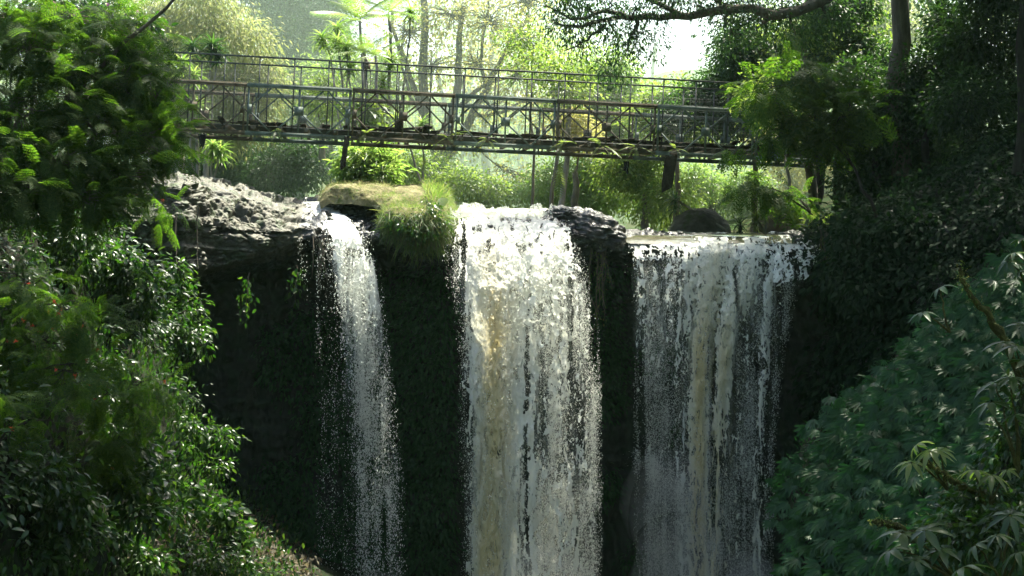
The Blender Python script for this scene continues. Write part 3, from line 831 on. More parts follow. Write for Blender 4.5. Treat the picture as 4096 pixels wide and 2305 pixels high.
# macaque on the far railing
rail_pt = B2W(np.array([[(1472 - 980) / 137. * 1.075, 2.8, 2.325]]))[0]
kk = (1472 - HX) / F
uu = 0.
for _ in range(30):
    p_ = B2W(np.array([[uu, 2.8, 2.325]]))[0]; uu += (kk * p_[1] - p_[0])
rail_pt = B2W(np.array([[uu, 2.8, 2.325]]))[0]
def skin_obj(name, pts, edges, radii, mat, parent=None, loc=(0, 0, 0), sub=2):
    me = bpy.data.meshes.new(name); me.from_pydata([tuple(p) for p in pts], edges, []); me.update()
    o = bpy.data.objects.new(name, me); COL.objects.link(o); me.materials.append(mat)
    md = o.modifiers.new('skin', 'SKIN'); 
    for i, v in enumerate(me.skin_vertices[0].data):
        v.radius = (radii[i], radii[i]); v.use_root = (i == 0)
    s = o.modifiers.new('sub', 'SUBSURF'); s.levels = sub; s.render_levels = sub
    md.use_smooth_shade = True
    if parent: o.parent = parent
    o.location = tuple(loc); return o
pts = [(0, .0, .07), (-.01, -.01, .15), (-.03, -.02, .235), (-.045, -.03, .275), (-.065, -.05, .315), (-.105, -.075, .305),   # pelvis..head, muzzle 5
       (.02, -.07, .085), (-.075, -.11, .12), (-.03, -.10, .005), (-.075, -.115, -.005),          # right leg: hip, knee, ankle, foot
       (.02, .065, .085), (-.075, .08, .12), (-.03, .08, .005), (-.075, .09, -.005),              # left leg
       (-.035, -.075, .22), (-.06, -.10, .14), (-.10, -.08, .07), (-.09, -.075, .02),             # right arm
       (-.035, .055, .22), (-.06, .08, .14), (-.10, .06, .07), (-.09, .055, .02),                 # left arm
       (.06, .01, .03), (.075, .015, -.06), (.07, .02, -.22), (.085, .02, -.38), (.07, .02, -.50)]    # tail
rad = [.075, .078, .07, .045, .058, .028, .045, .036, .022, .018, .045, .036, .022, .018, .032, .025, .02, .016, .032, .025, .02, .016, .02, .016, .015, .014, .010]
ed = [(0, 1), (1, 2), (2, 3), (3, 4), (4, 5), (0, 6), (6, 7), (7, 8), (8, 9), (0, 10), (10, 11), (11, 12), (12, 13), (2, 14), (14, 15), (15, 16), (16, 17), (2, 18), (18, 19), (19, 20), (20, 21), (0, 22), (22, 23), (23, 24), (24, 25), (25, 26)]
mk_ = skin_obj('macaque', pts, ed, rad, M['fur'], None, rail_pt)
tag(mk_, 'grey-brown long-tailed monkey sitting on the far bridge railing before the palm', 'animal')
# ================================================================== waterfalls
def lace(p, seed, cell=1.0):
    """ridged net of filaments mixed with froth, rank-normalised to 0..1"""
    wrp = np.stack([fbm(p * .8 + 3, 3, seed + 1), 0 * p[..., 0], fbm(p * .8 + 7, 3, seed + 2)], -1) - .5
    q = p + wrp * 1.3
    f = 1 - np.abs(2 * vnoise(q * cell, seed) - 1)
    f2 = 1 - np.abs(2 * vnoise(q * cell * 2.3 + 5, seed + 9) - 1)
    f = .42 * f + .26 * f2 + .34 * fbm(q * 4.1, 3, seed + 4) + .36 * (fbm(q * 9.5, 3, seed + 6) - .5)
    return np.argsort(np.argsort(f.ravel())).reshape(f.shape) / f.size

def sheet(name, parent, ctrl, dens, silt, seed, res=.022, bulge=.0, amp=.08, cell=1.0, fx=2.6, fz=1.15, origin=(0, 0, 0), mat='water_main', soft=0):
    """ctrl rows (py, x_left, x_right, Y); dens(px,py,a,X,Z) -> share of the sheet that is water; silt likewise"""
    c = np.array(ctrl, float)
    py = np.arange(c[0, 0], c[-1, 0], res / 37 * F)
    xl, xr, Y = (np.interp(py, c[:, 0], c[:, k]) for k in (1, 2, 3))
    for _ in range(14):
        for q in (xl, xr, Y): q[1:-1] = (q[:-2] + 2 * q[1:-1] + q[2:]) / 4
    nu = int((xr - xl).max() / F * 37 / res) + 3
    a = np.linspace(0, 1, nu)[:, None]
    pxg = xl[None] + (xr - xl)[None] * a; pyg = py[None] + 0 * a; Yg = Y[None] - bulge * (1 - (2 * a - 1) ** 2)
    G = P(pxg, pyg, Yg)
    X, Z = G[..., 0], G[..., 2]
    drop = Z.max() - Z
    zf = 3.2 * np.sqrt(drop + .35)                        # features stretch as the water speeds up
    p = np.stack([X * fx, np.full_like(X, seed * 3.7), (zf + drop * .25) * fz], -1)
    d = (fbm(p * np.array([.7, 1, .55]), 3, seed + 50) - .5) * 2.2 + (fbm(p * 2.6, 3, seed + 60) - .5) * 1.1
    amp = amp * (.4 + .6 * np.clip(drop / 2.2, 0, 1))
    G = G + np.stack([(fbm(p * 1.1 + 30, 3, seed + 70) - .5) * amp * 1.2, -d * amp, (fbm(p * 1.3 + 60, 2, seed + 80) - .5) * amp], -1)
    L = lace(p * np.array([2.7, 1, 2.1]), seed, cell)
    D = dens(pxg, pyg, a + 0 * pxg, X, Z)
    streak = fbm(np.stack([X * 6.5 + .8 * np.sin(Z * .7), np.full_like(X, seed * 1.3), Z * .28], -1), 3, seed + 33)
    streak2 = fbm(np.stack([X * 15, np.full_like(X, seed * 2.3), Z * .6], -1), 2, seed + 35)
    free = np.clip(drop / 1.6, 0, 1)
    D = np.where(D > .9, D, D * (1 + free * ((streak - .5) * 3.6 + (streak2 - .5) * 2.2)))
    D = np.clip(D, 0, 1)
    S_ = np.clip(silt(pxg, pyg, a + 0 * pxg, X, Z) * (.5 + 1.0 * fbm(p * np.array([1.0, 1, .5]) + 11, 3, seed + 90)), 0, 1)
    D2 = np.clip(D * 1.12 + .03 * (D > .02), 0, 1)
    keep = (L > 1 - D2)
    film = np.clip((L - (1 - D2)) / np.maximum(D2, .12) * 1.5, 0, 1)
    if soft:
        keep = D > .04
        film = np.clip(D, 0, 1) * soft * np.clip(.2 + 1.3 * streak2, 0, 1.4)
    kf = keep[:-1, :-1] & keep[1:, :-1] & keep[:-1, 1:] & keep[1:, 1:]
    V, fs, at = compact(G.reshape(-1, 3), [grid_faces(nu, len(py), kf)], {'silt': S_.reshape(-1), 'film': film.reshape(-1)})
    return build(name, V - np.asarray(origin), fs, M[mat], parent, True, at)

OCT = (np.array([(1, 0, 0), (-1, 0, 0), (0, 1, 0), (0, -1, 0), (0, 0, 1), (0, 0, -1)], float),
       [[(0, 2, 4), (2, 1, 4), (1, 3, 4), (3, 0, 4), (2, 0, 5), (1, 2, 5), (3, 1, 5), (0, 3, 5)]])
TET = (np.array([(0, 0, 1.2), (.9, 0, -.4), (-.45, .8, -.4), (-.45, -.8, -.4)]), [[(0, 1, 2), (0, 2, 3), (0, 3, 1), (1, 3, 2)]])
def drops(name, parent, ctrl, n, wfn, seed, s0=.003, s1=.011, depth=.35, out=.12, origin=(0, 0, 0), silt=0., mat='water_main', pw=2.5):
    """fine falling drops, gathered in lanes"""
    r = np.random.default_rng(seed); c = np.array(ctrl, float); m = n * 4
    py = r.uniform(c[0, 0], c[-1, 0], m); a = r.uniform(-out, 1 + out, m)
    xl, xr, Y = (np.interp(py, c[:, 0], c[:, k]) for k in (1, 2, 3))
    px = xl + (xr - xl) * a
    lane = fbm(np.stack([px / 24, 0 * px + seed, py / 420], -1), 3, seed); puff = fbm(np.stack([px / 55, 0 * px, py / 110], -1), 3, seed + 2)
    soft = np.clip((a + out) / (2 * out + 1e-6), 0, 1) * np.clip((1 + out - a) / (2 * out + 1e-6), 0, 1)
    wgt = wfn(px, py, a) * np.clip((lane - .30) * 3.2, .05, 1.6) * np.clip(puff * 1.7, .2, 1.4) * soft
    k = r.random(m) < wgt; px, py, Y = px[k], py[k], Y[k]
    pos = P(px, py, Y + r.normal(0, depth, len(px)))
    s = s0 * (s1 / s0) ** (r.random(len(px)) ** pw)
    fr = frames(r.normal(size=pos.shape), (0, 0, 1), .8, r); fr = fr * r.uniform(.6, 1.3, (len(pos), 1, 3))
    fr[:, 2, :] *= 1.8
    mb = MB(); b = s > .010
    mb.scatter(OCT, pos[b], fr[b], s[b]); mb.scatter(TET, pos[~b], fr[~b], s[~b] * 1.3)
    V = np.concatenate(mb.V)
    o = build(name, V - np.asarray(origin), mb.F, M[mat], parent, False, {'silt': np.full(len(V), silt), 'film': np.ones(len(V))})
    return tag(o, kind='stuff')

I = np.interp
edge = lambda a, k=.12: np.clip(np.minimum(a, 1 - a) / k, 0, 1)
# ---- left, narrow fall that slides down the wet ledge and breaks up into drops
org_l = P(1300, 815, 39.5)
wl = empty('waterfall', 'narrow left waterfall sliding off a wet ledge and breaking into drops', 'waterfall', org_l, 'waterfalls of the cliff')
C_l = [(808, 1205, 1330, 40.2), (830, 1225, 1350, 39.2), (870, 1265, 1400, 37.6), (912, 1285, 1445, 36.5), (954, 1304, 1472, 36.1), (1030, 1325, 1487, 35.85), (1113, 1345, 1500, 35.65), (1272, 1378, 1518, 35.4),
       (1590, 1392, 1552, 35.1), (1950, 1405, 1585, 34.9), (2420, 1415, 1600, 34.7)]
def dl(px, py, a, X, Z):
    base = I(py, [800, 830, 940, 1060, 1180, 1290, 1400, 1650, 2000, 2400], [.8, .97, .95, .84, .58, .30, .14, .06, .04, .03])
    return base * edge(a, .16) ** .6 * (1 + .5 * np.clip((a - .55) * 2, -.6, 1) * (py > 1050))
z0 = lambda px, py, a, X, Z: 0 * px
sheet('water_sheet', wl, C_l, dl, z0, 3, .017, .08, .09, 1.5, 3.4, 1.3, org_l)
C_l2 = [(y, x0 - 10, x1 + 12, Y_ - .22) for y, x0, x1, Y_ in C_l[3:]]
sheet('water_veil', wl, C_l2, lambda *q: dl(*q) * .5, z0, 13, .016, .0, .16, 2.2, 3.6, 1.5, org_l)
sheet('water_film', wl, [(y, x0 - 12, x1 + 10, Y_ + .12) for y, x0, x1, Y_ in C_l[5:]], lambda *q: dl(*q) * 1.6 * I(q[1], [1000, 1150, 2400], [.2, 1, 1]), z0, 14, .03, .1, .1, 1.0, 2.4, 1.1, org_l, soft=.34)
drops('droplets', wl, C_l[4:], 70000, lambda px, py, a: I(py, [950, 1150, 1500, 1900, 2400], [.2, .55, .7, .34, .18]) * np.clip(1.15 - np.abs(a - .55) * 1.5, .05, 1), 5, .004, .018, .3, .28, org_l, pw=2.2)
drops('stray_drops', wl, [(y, x0 - 130, x1 + 20, Y_) for y, x0, x1, Y_ in C_l[4:]], 3600, lambda px, py, a: .6 + 0 * px, 6, .004, .014, .5, .05, org_l)

# ---- middle, heavy fall
org_m = P(2020, 850, 38.6)
wm_ = empty('waterfall', 'heavy silty middle waterfall pouring over the lip in a thick white column', 'waterfall', org_m, 'waterfalls of the cliff')
C_m = [(836, 1800, 2215, 40.4), (852, 1797, 2255, 38.6), (885, 1790, 2285, 37.3), (954, 1781, 2305, 36.55), (1030, 1788, 2322, 36.1), (1113, 1797, 2337, 35.75), (1272, 1838, 2369, 35.35), (1590, 1848, 2385, 34.95), (2000, 1858, 2388, 34.7), (2420, 1862, 2392, 34.5)]
def dm(px, py, a, X, Z):
    left = np.clip(1 - (px - I(py, [950, 1200, 2300], [2180, 2100, 2060])) / 90, 0, 1)
    right = I(py, [840, 960, 1060, 1180, 1400, 1800, 2100, 2400], [1, 1, .90, .54, .30, .24, .24, .24])
    d = right + (.97 - right) * left
    le = np.clip((px - I(py, [900, 1100, 1400, 2400], [1780, 1805, 1850, 1865])) / I(py, [900, 1200, 2400], [110, 60, 50]), .07, 1)
    re = np.clip((1 - a) / .10, .1, 1)
    return d * np.where(py < 900, np.maximum(le, .75), le) * re
def sm(px, py, a, X, Z):
    c = I(py, [1000, 1400, 2000, 2400], [1955, 1985, 1965, 1950])
    return I(py, [900, 1050, 1300, 2400], [.0, .45, .8, .95]) * np.exp(-((px - c) / 62) ** 2) + .12
sheet('water_sheet', wm_, C_m, dm, sm, 21, .022, .25, .15, 1.0, 2.4, 1.1, org_m)
sheet('water_veil', wm_, [(y, x0 + .42 * (x1 - x0), x1 + 14, Y_ - .42) for y, x0, x1, Y_ in [(1010, 1785, 2316, 35.95)] + C_m[5:]],
      lambda px, py, a, X, Z: I(py, [880, 950, 1100, 1500, 2000, 2400], [.75, .7, .36, .26, .2, .2]) * edge(a, .15), lambda px, *q: 0 * px + .1, 24, .019, .1, .22, 1.25, 2.6, 1.15, org_m)
sheet('water_strand', wm_, [(1030, 1850, 2110, 35.7), (1150, 1855, 2090, 35.3), (1350, 1870, 2070, 35.0), (1700, 1885, 2055, 34.65), (2050, 1885, 2040, 34.45), (2420, 1880, 2030, 34.25)],
      lambda px, py, a, X, Z: I(py, [1030, 1100, 1300, 2400], [.3, .8, .95, .95]) * edge(a, .26) ** .8, sm, 27, .019, .34, .13, 1.3, 3.0, 1.3, org_m)
sheet('water_strand', wm_, [(1020, 2110, 2290, 35.6), (1200, 2130, 2310, 35.1), (1500, 2150, 2330, 34.8), (1800, 2140, 2320, 34.6), (2420, 2130, 2310, 34.4)],
      lambda px, py, a, X, Z: I(py, [960, 1100, 1400, 1800, 2400], [.7, .42, .26, .30, .34]) * edge(a, .3), lambda px, *q: 0 * px + .25, 29, .018, .2, .2, 1.1, 2.3, 1.0, org_m)
drops('droplets', wm_, C_m[2:], 130000, lambda px, py, a: I(py, [885, 1000, 1300, 2000, 2400], [.2, .35, .6, .75, .8]) * np.clip(.25 + .9 * a, 0, 1), 8, .0035, .013, .45, .05, org_m, silt=.05)
sheet('water_film', wm_, [(y, x0, x1, Y_ + .16) for y, x0, x1, Y_ in C_m[4:]], lambda px, py, a, X, Z: dm(px, py, a, X, Z) * I(py, [1000, 1150, 2400], [.2, 1, 1]), sm, 22, .03, .1, .12, 1.0, 2.4, 1.1, org_m, soft=.22)
# churning crests along the lip
def crest(name, parent, x0, x1, py, Y, n, hpx, seed, origin):
    r = np.random.default_rng(seed); mb = MB()
    px = r.uniform(x0, x1, n); pos = P(px, py - hpx * r.random(n) ** 2.2 * (.3 + vnoise(np.stack([px / 26, 0 * px, 0 * px], -1), seed)), Y + r.normal(0, .35, n))
    s = .004 + .013 * r.random(n) ** 3
    fr = frames(r.normal(size=(n, 3)), (0, 0, 1), .6, r) * r.uniform(.5, 1.5, (n, 1, 3))
    mb.scatter(OCT, pos, fr, s); V = np.concatenate(mb.V)
    return tag(build(name, V - np.asarray(origin), mb.F, M['water_main'], parent, True, {'silt': np.zeros(len(V)), 'film': np.ones(len(V))}), kind='stuff')
crest('froth', wm_, 1800, 2210, 872, 38.3, 26000, 46, 3, org_m)
crest('froth', wm_, 1850, 1975, 852, 38.4, 5000, 42, 4, org_m)

# ---- right, broad fall in several streams
org_r = P(2850, 945, 39.4)
wr = empty('waterfall', 'broad right waterfall of thin veils and two thick streams in shade', 'waterfall', org_r, 'waterfalls of the cliff')
C_r = [(941, 2490, 3300, 40.2), (950, 2492, 3300, 39.3), (975, 2500, 3290, 38.5), (1030, 2515, 3280, 38.1), (1150, 2525, 3200, 37.9), (1400, 2535, 3130, 37.75), (1800, 2545, 3090, 37.6), (2420, 2550, 3080, 37.5)]
def dr(px, py, a, X, Z):
    v1 = I(py, [941, 975, 1060, 1200, 1350, 1600, 2400], [.95, .74, .40, .32, .2, .04, .01])
    v2 = I(py, [941, 975, 1060, 1200, 1500, 2000, 2400], [.99, .96, .76, .46, .26, .14, .10])
    v3 = I(py, [941, 990, 1060, 1150, 1400, 2000, 2400], [.95, .85, .55, .24, .10, .06, .05])
    k = np.clip((px - 2690) / 90, 0, 1); k3 = np.clip((px - I(py, [941, 1100, 1300, 2400], [3060, 3040, 2930, 2900])) / 80, 0, 1)
    s = .55 + .9 * fbm(np.stack([X * 2.2, 0 * X, Z * .10], -1), 3, 61)
    lip = np.clip((1015 - py) / 45, 0, 1)
    s = s * (1 - lip) + 1.25 * lip
    return np.clip(((v1 * (1 - k) + v2 * k) * (1 - k3) + v3 * k3) * s, 0, .98) * np.clip(edge(a, .04), .2, 1)
sr_ = lambda px, py, a, X, Z: I(py, [950, 1050, 2400], [.05, .45, .75]) * np.exp(-((px - I(py, [950, 1200, 2400], [2900, 2850, 2800])) / 110) ** 2)
sheet('water_sheet', wr, C_r, dr, sr_, 33, .019, .12, .14, 1.25, 3.5, 1.3, org_r)
for i, (pts, den, sil) in enumerate([
        ([(948, 2760, 2960, 38.9), (1000, 2775, 2950, 38.1), (1150, 2765, 2905, 37.75), (1400, 2752, 2850, 37.55), (1800, 2745, 2845, 37.4), (2420, 2735, 2850, 37.2)], .93, .9),
        ([(948, 2950, 3110, 38.9), (1010, 2930, 3110, 38.1), (1100, 2890, 3060, 37.8), (1270, 2860, 2965, 37.6), (1600, 2845, 2925, 37.45), (2000, 2825, 2900, 37.35), (2420, 2815, 2890, 37.25)], .9, .6),
        ([(960, 3070, 3150, 38.6), (1040, 3055, 3125, 38.0), (1200, 3040, 3095, 37.7), (1500, 3025, 3080, 37.55), (1900, 3005, 3060, 37.45), (2420, 2985, 3050, 37.4)], .68, .15),
        ([(990, 2640, 2720, 38.2), (1100, 2650, 2715, 37.8), (1300, 2660, 2720, 37.6), (1600, 2690, 2750, 37.5), (2000, 2690, 2760, 37.4), (2420, 2690, 2770, 37.3)], .42, .0)]):
    sheet('water_strand', wr, pts, lambda px, py, a, X, Z, den=den: den * edge(a, .30) ** .8 * I(py, [940, 1000, 1600, 2400], [.9, 1, 1, .9]), lambda px, py, a, X, Z, sil=sil: sil * I(py, [950, 1080, 1400], [.1, .6, 1]) * np.clip(1.2 - 2 * np.abs(a - .5), 0, 1), 41 + i * 3, .019, .16, .10, 1.4, 3.0, 1.2, org_r)
sheet('water_film', wr, [(y, x0, x1, Y_ + .14) for y, x0, x1, Y_ in C_r[3:]], lambda *q: dr(*q) * I(q[1], [1030, 1150, 2400], [.2, 1, 1]), sr_, 34, .03, .1, .12, 1.0, 2.4, 1.1, org_r, soft=.32)
# spill over the stepped rock at the far right end
sheet('water_veil', wr, [(940, 3080, 3295, 39.2), (975, 3085, 3300, 38.3), (1030, 3085, 3290, 37.7), (1110, 3070, 3245, 37.35), (1130, 3060, 3200, 37.3)], lambda px, py, a, X, Z: .62 * edge(a, .1), z0, 57, .018, .05, .10, 1.3, 3.2, 1.4, org_r)
drops('droplets', wr, C_r[3:], 130000, lambda px, py, a: I(py, [1030, 1200, 1500, 2000, 2400], [.2, .35, .45, .6, .7]) * np.clip(.5 + .6 * np.sin(a * 9) ** 2, 0, 1), 9, .0035, .011, .4, .03, org_r)
# the left veil strikes a step low on the wall and bounces outwards
drops('spray', wr, [(1800, 2500, 2600, 37.4), (1850, 2510, 2700, 37.2), (1950, 2560, 2780, 37.0), (2420, 2560, 2800, 36.9)], 60000, lambda px, py, a: np.exp(-((a - .55) / .26) ** 2) * I(py, [1800, 1900, 2100, 2400], [.05, 1, .8, .5]), 10, .003, .010, .35, .2, org_r, pw=2.)

# ---- drifting mist low in the gorge
mist_m = volume_mat('mist_air', .19, (.93, .97, .98), .3)
ME = MB(); r = np.random.default_rng(2)
def ico_blob(c, R, seed):
    th = np.linspace(0, 2 * np.pi, 49)[:-1]; ph = np.linspace(-np.pi / 2, np.pi / 2, 28)
    T, Pp = np.meshgrid(th, ph, indexing='ij')
    d = np.stack([np.cos(T) * np.cos(Pp), np.sin(T) * np.cos(Pp), np.sin(Pp)], -1)
    n = .8 + .4 * fbm(d * 1.3 + seed, 2, seed)
    G_ = np.asarray(R) * d * n[..., None] + c
    G_ = np.concatenate([G_, G_[:1]], 0)
    return G_.reshape(-1, 3), [grid_faces(49, 28)]
mist_spots = [(2680, 2080, 36.3, 170, 260), (2720, 2260, 36.0, 200, 200), (2620, 2000, 36.5, 130, 200), (2700, 2320, 35.6, 180, 150), (2170, 2330, 33.8, 170, 170), (2050, 2400, 33.6, 230, 130), (2930, 2360, 36, 220, 150), (1530, 2400, 34.2, 180, 110)]
for i, (px, py, Y_, rx, ry) in enumerate(mist_spots):
    s = Y_ / F; V, fs = ico_blob(np.zeros(3), (rx * s, rx * s * .6, ry * s), i)
    c = P(px, py, Y_)
    ME.add(V * np.array([1, 1.3, 1]) + c, fs)
mo = ME.build('mist', mist_m); tag(mo, kind='stuff')

# sunlit morning mist hanging between the trees behind the bridge
bm_ = volume_mat('wood_mist_air', .0125, (.80, .97, .80), .55)
def bank_of_mist(c, R, seed, nu=64, nv=40):
    T, Pp = np.meshgrid(np.linspace(0, 2 * np.pi, nu), np.linspace(-np.pi / 2, np.pi / 2, nv), indexing='ij')
    d = np.stack([np.cos(T) * np.cos(Pp), np.sin(T) * np.cos(Pp), np.sin(Pp)], -1)
    n = fbm(np.stack([np.cos(T) * np.cos(Pp), np.sin(T) * np.cos(Pp), np.sin(Pp)], -1) * 1.5 + seed, 3, seed)
    return (np.asarray(R) * d * (.85 + .3 * n)[..., None] + np.asarray(c)).reshape(-1, 3), [grid_faces(nu, nv)]
V, fs = bank_of_mist((-2, 67, 6), (42, 15, 26), 3)
tag(build('mist', V, fs, bm_), kind='stuff')
# ================================================================== vegetation behind the falls
GND = lambda x, y: -.6
def base_at(px, py, Y): return P(px, py, Y)

# far wood on the slope: one mass
r = np.random.default_rng(11); mb = MB()
far = []
for i in range(230):
    px = r.uniform(-700, 4900); Y_ = r.uniform(74, 118)
    top = I(px, [-700, 900, 1300, 1900, 2250, 2560, 2640, 2830, 2900, 3200, 4900], [-500, -450, -420, -250, -60, 90, 430, 430, 60, -300, -600])
    py = r.uniform(max(top + 130, -380), 840)
    R = r.uniform(120, 230)
    if 2640 - R * .9 < px < 2830 + R * .9 and py - R < 330: 
        continue
    far.append(bl(px, py, Y_, R, R * .8))
mb, _ = crown(far, LEAF, .34, 11000, 9, .55, r, .4, (0, 0, 1), .7, .5)
o = mb.build('distant_forest', M['leaf_mid']); tag(o, kind='stuff')
mb = MB()
for i in range(60):
    px = r.uniform(-300, 4400); Y_ = r.uniform(75, 100)
    if 2600 < px < 2870: continue
    b = P(px, 830, Y_); b[2] -= 2
    mb.tube(wiggle(b, b + [r.normal(0, 1.), 0, r.uniform(9, 14)], 7, .06, 0, r), np.linspace(r.uniform(.15, .35), .1, 7), 6)
tag(mb.build('distant_trunks', M['bark']), kind='stuff')

T = []
tree('pale_tree', 'pale willowy tree with drooping narrow leaves behind the left end of the bridge', 'tree', P(700, 860, 57), P(720, 420, 57),
     [bl(560, 120, 57, 170, 150), bl(800, 60, 57, 200, 150), bl(690, 260, 56, 190, 140), bl(930, 210, 56.5, 190, 150), bl(1050, 330, 56, 95, 110), bl(860, 380, 56, 170, 110), bl(1010, 470, 56, 110, 100), bl(680, 470, 56, 150, 110), bl(880, 540, 56, 130, 70), bl(520, 380, 57, 130, 130)],
     T_leaf(.26, .03, .15), .24, 1500, 26, .34, M['leaf_pale'], M['palebark'], .26, 'trees behind the bridge', 31, droop=1.1, twigs=.15)
tree('dark_tree', 'tall dark green tree between the pale tree and the palm', 'tree', P(1190, 830, 68), P(1190, 330, 68),
     [bl(1130, 60, 68, 150, 140), bl(1270, 30, 68, 140, 120), bl(1200, 190, 67, 120, 130), bl(1300, 160, 68, 110, 100), bl(1160, 320, 68, 90, 100), bl(1080, -90, 68, 200, 130), bl(1290, -130, 69, 200, 130)],
     LEAF, .22, 1000, 24, .36, M['leaf_dark'], M['darkbark'], .3, 'trees behind the bridge', 32)
tree('broadleaf_tree', 'mid green tree filling the gap beneath the dark tree, behind the bridge', 'tree', P(1330, 840, 63), P(1320, 520, 63),
     [bl(1250, 330, 63, 130, 110), bl(1400, 300, 64, 130, 120), bl(1330, 440, 62, 140, 90), bl(1190, 470, 63, 110, 90), bl(1480, 440, 63, 110, 110), bl(1550, 330, 64, 120, 120)],
     LEAF, .2, 650, 20, .32, M['leaf_mid'], M['bark'], .2, 'trees behind the bridge', 33)
# yellow spreading tree with several trunks
yb = P(1735, 800, 60)
def pxl(pts, Y0): return np.array([P(x, y, Y0 + (z[0] if z else 0)) for x, y, *z in pts])
def smooth_path(pts, n=14, amp=.03, r=rng):
    pts = np.asarray(pts, float); k = np.linspace(0, len(pts) - 1, n)
    out = np.stack([np.interp(k, np.arange(len(pts)), pts[:, c]) for c in range(3)], -1)
    for _ in range(2): out[1:-1] = (out[:-2] + 2 * out[1:-1] + out[2:]) / 4
    return out + r.normal(0, amp, out.shape)
ex = []
for pts, ra0, ra1 in (([(1760, 800), (1755, 640), (1700, 480), (1690, 300), (1700, 90), (1690, -120)], .42, .16),
                      ([(1760, 700), (1790, 520), (1840, 360), (1830, 180), (1850, 20)], .34, .12),
                      ([(1775, 640), (1870, 500), (1930, 380), (2010, 220), (2120, 60)], .30, .10),
                      ([(1840, 420), (1950, 330), (2080, 300), (2220, 330)], .16, .05),
                      ([(1690, 420), (1640, 300), (1590, 180), (1560, 40)], .20, .07),
                      ([(1700, 500), (1650, 400), (1600, 260), (1620, 80)], .12, .05),
                      ([(1935, 350), (1920, 200), (1960, 60), (1950, -60)], .12, .05),
                      ([(1880, 470), (1990, 460), (2100, 400), (2190, 430)], .12, .04)):
    ex.append((smooth_path(pxl(pts, 60), 14, .04), np.linspace(ra0 * .72, ra1 * .8, 14)))
tree('yellow_tree', 'large spreading tree with bare grey limbs and thin yellow leaves behind the bridge', 'tree', yb, P(1740, 640, 60),
     [bl(1640, 130, 60, 140, 130), bl(1800, 60, 60, 150, 110), bl(1960, 90, 60, 150, 120), bl(2120, 150, 59, 130, 130), bl(1740, 260, 60, 120, 110), bl(1900, 250, 61, 150, 110), bl(2070, 300, 59, 130, 110), bl(2230, 300, 59, 110, 130), bl(2180, 450, 59, 130, 90), bl(1970, 420, 60, 120, 80), bl(1800, -80, 61, 230, 90), bl(2100, -20, 60, 190, 90), bl(1880, 560, 59, 110, 60), bl(2050, 700, 59, 110, 60)],
     LEAF, .17, 1150, 9, .36, M['leaf_yellow'], M['bark'], .30, 'trees behind the bridge', 34, droop=.3, twigs=.6, extra=ex, tw_r=.022)
for i, (lab, mat, pts, n, Y_, sz, bp) in enumerate([
    ('bright green broad-leaved tree behind the middle of the bridge right of the yellow tree', 'leaf_bright', [(2330, 330, 110, 90), (2450, 290, 100, 90), (2300, 450, 100, 80), (2420, 420, 110, 90), (2540, 400, 100, 90), (2480, 520, 110, 70)], 650, 57, .17, (2430, 860)),
    ('sunlit yellow-green bush seen through the bridge panel above the saddle rock', 'leaf_yellow', [(2290, 500, 60, 70), (2330, 560, 50, 40)], 150, 53, .14, (2300, 830)),
    ('light green tree with pale backlit leaves below the bridge, left of the boulder', 'leaf_bright', [(2250, 720, 150, 90), (2400, 680, 120, 80), (2330, 800, 150, 60), (2130, 780, 110, 70), (2500, 790, 110, 60)], 700, 55, .14, (2300, 880)),
    ('glossy mid green tree under the bridge directly above the right waterfall', 'leaf_mid', [(2480, 690, 110, 70), (2590, 720, 100, 80), (2560, 640, 120, 60), (2680, 800, 110, 90), (2620, 860, 90, 50)], 650, 52, .13, (2580, 915)),
    ('bluish dark tree in the shade under the left half of the bridge', 'leaf_dark', [(800, 690, 140, 100), (960, 650, 130, 80), (1100, 700, 130, 90), (1010, 760, 130, 60), (1230, 680, 120, 80), (900, 590, 150, 50), (1180, 600, 150, 60)], 900, 58, .17, (1000, 830)),
    ('hazy green shrub behind the grassy bank right of the bamboo', 'leaf_mid', [(1640, 660, 80, 80), (1740, 690, 90, 70), (1600, 730, 70, 30), (1850, 740, 110, 70), (1960, 780, 100, 60)], 500, 56, .14, (1680, 830)),
    ('round yellow-green shrub just left of the palm stems', 'leaf_mid', [(1260, 390, 50, 60), (1330, 420, 50, 50), (1300, 330, 45, 50)], 150, 56, .13, (1290, 640)),
    ('light leafy shrub between the dark trunks right of the wide hanging plank', 'leaf_bright', [(2790, 720, 90, 80), (2880, 800, 80, 70), (2980, 760, 90, 90), (2770, 840, 70, 40)], 420, 56, .15, (2850, 900)),
    ('yellow-lit shrub behind the thin trunks at the right end of the bridge', 'leaf_yellow', [(3050, 560, 80, 100), (3160, 700, 90, 100), (3280, 620, 90, 120), (3270, 800, 70, 60), (3130, 500, 80, 80)], 420, 60, .16, (3150, 880)),
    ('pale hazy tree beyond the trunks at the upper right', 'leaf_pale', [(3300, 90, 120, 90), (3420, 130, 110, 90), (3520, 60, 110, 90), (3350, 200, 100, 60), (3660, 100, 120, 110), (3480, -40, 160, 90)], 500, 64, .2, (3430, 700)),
]):
    tree(['bright_tree', 'bush', 'light_tree', 'glossy_tree', 'bluish_tree', 'shrub', 'shrub', 'shrub', 'shrub', 'hazy_tree'][i], lab, 'tree' if 'tree' in lab.split(' ')[:5] or 'tree' in lab else 'shrub',
         P(bp[0], bp[1], Y_), P(bp[0], bp[1] - 140, Y_), [bl(x, y, Y_ + (x * 7 % 13) / 13 * 3 - 1.5, a_, b_) for x, y, a_, b_ in pts], FINE if sz < .15 and i != 1 else LEAF, sz, n, 22, .28, M[mat], M['bark'], .13,
         'shrubs and trees behind the bridge', 60 + i, twigs=.2)

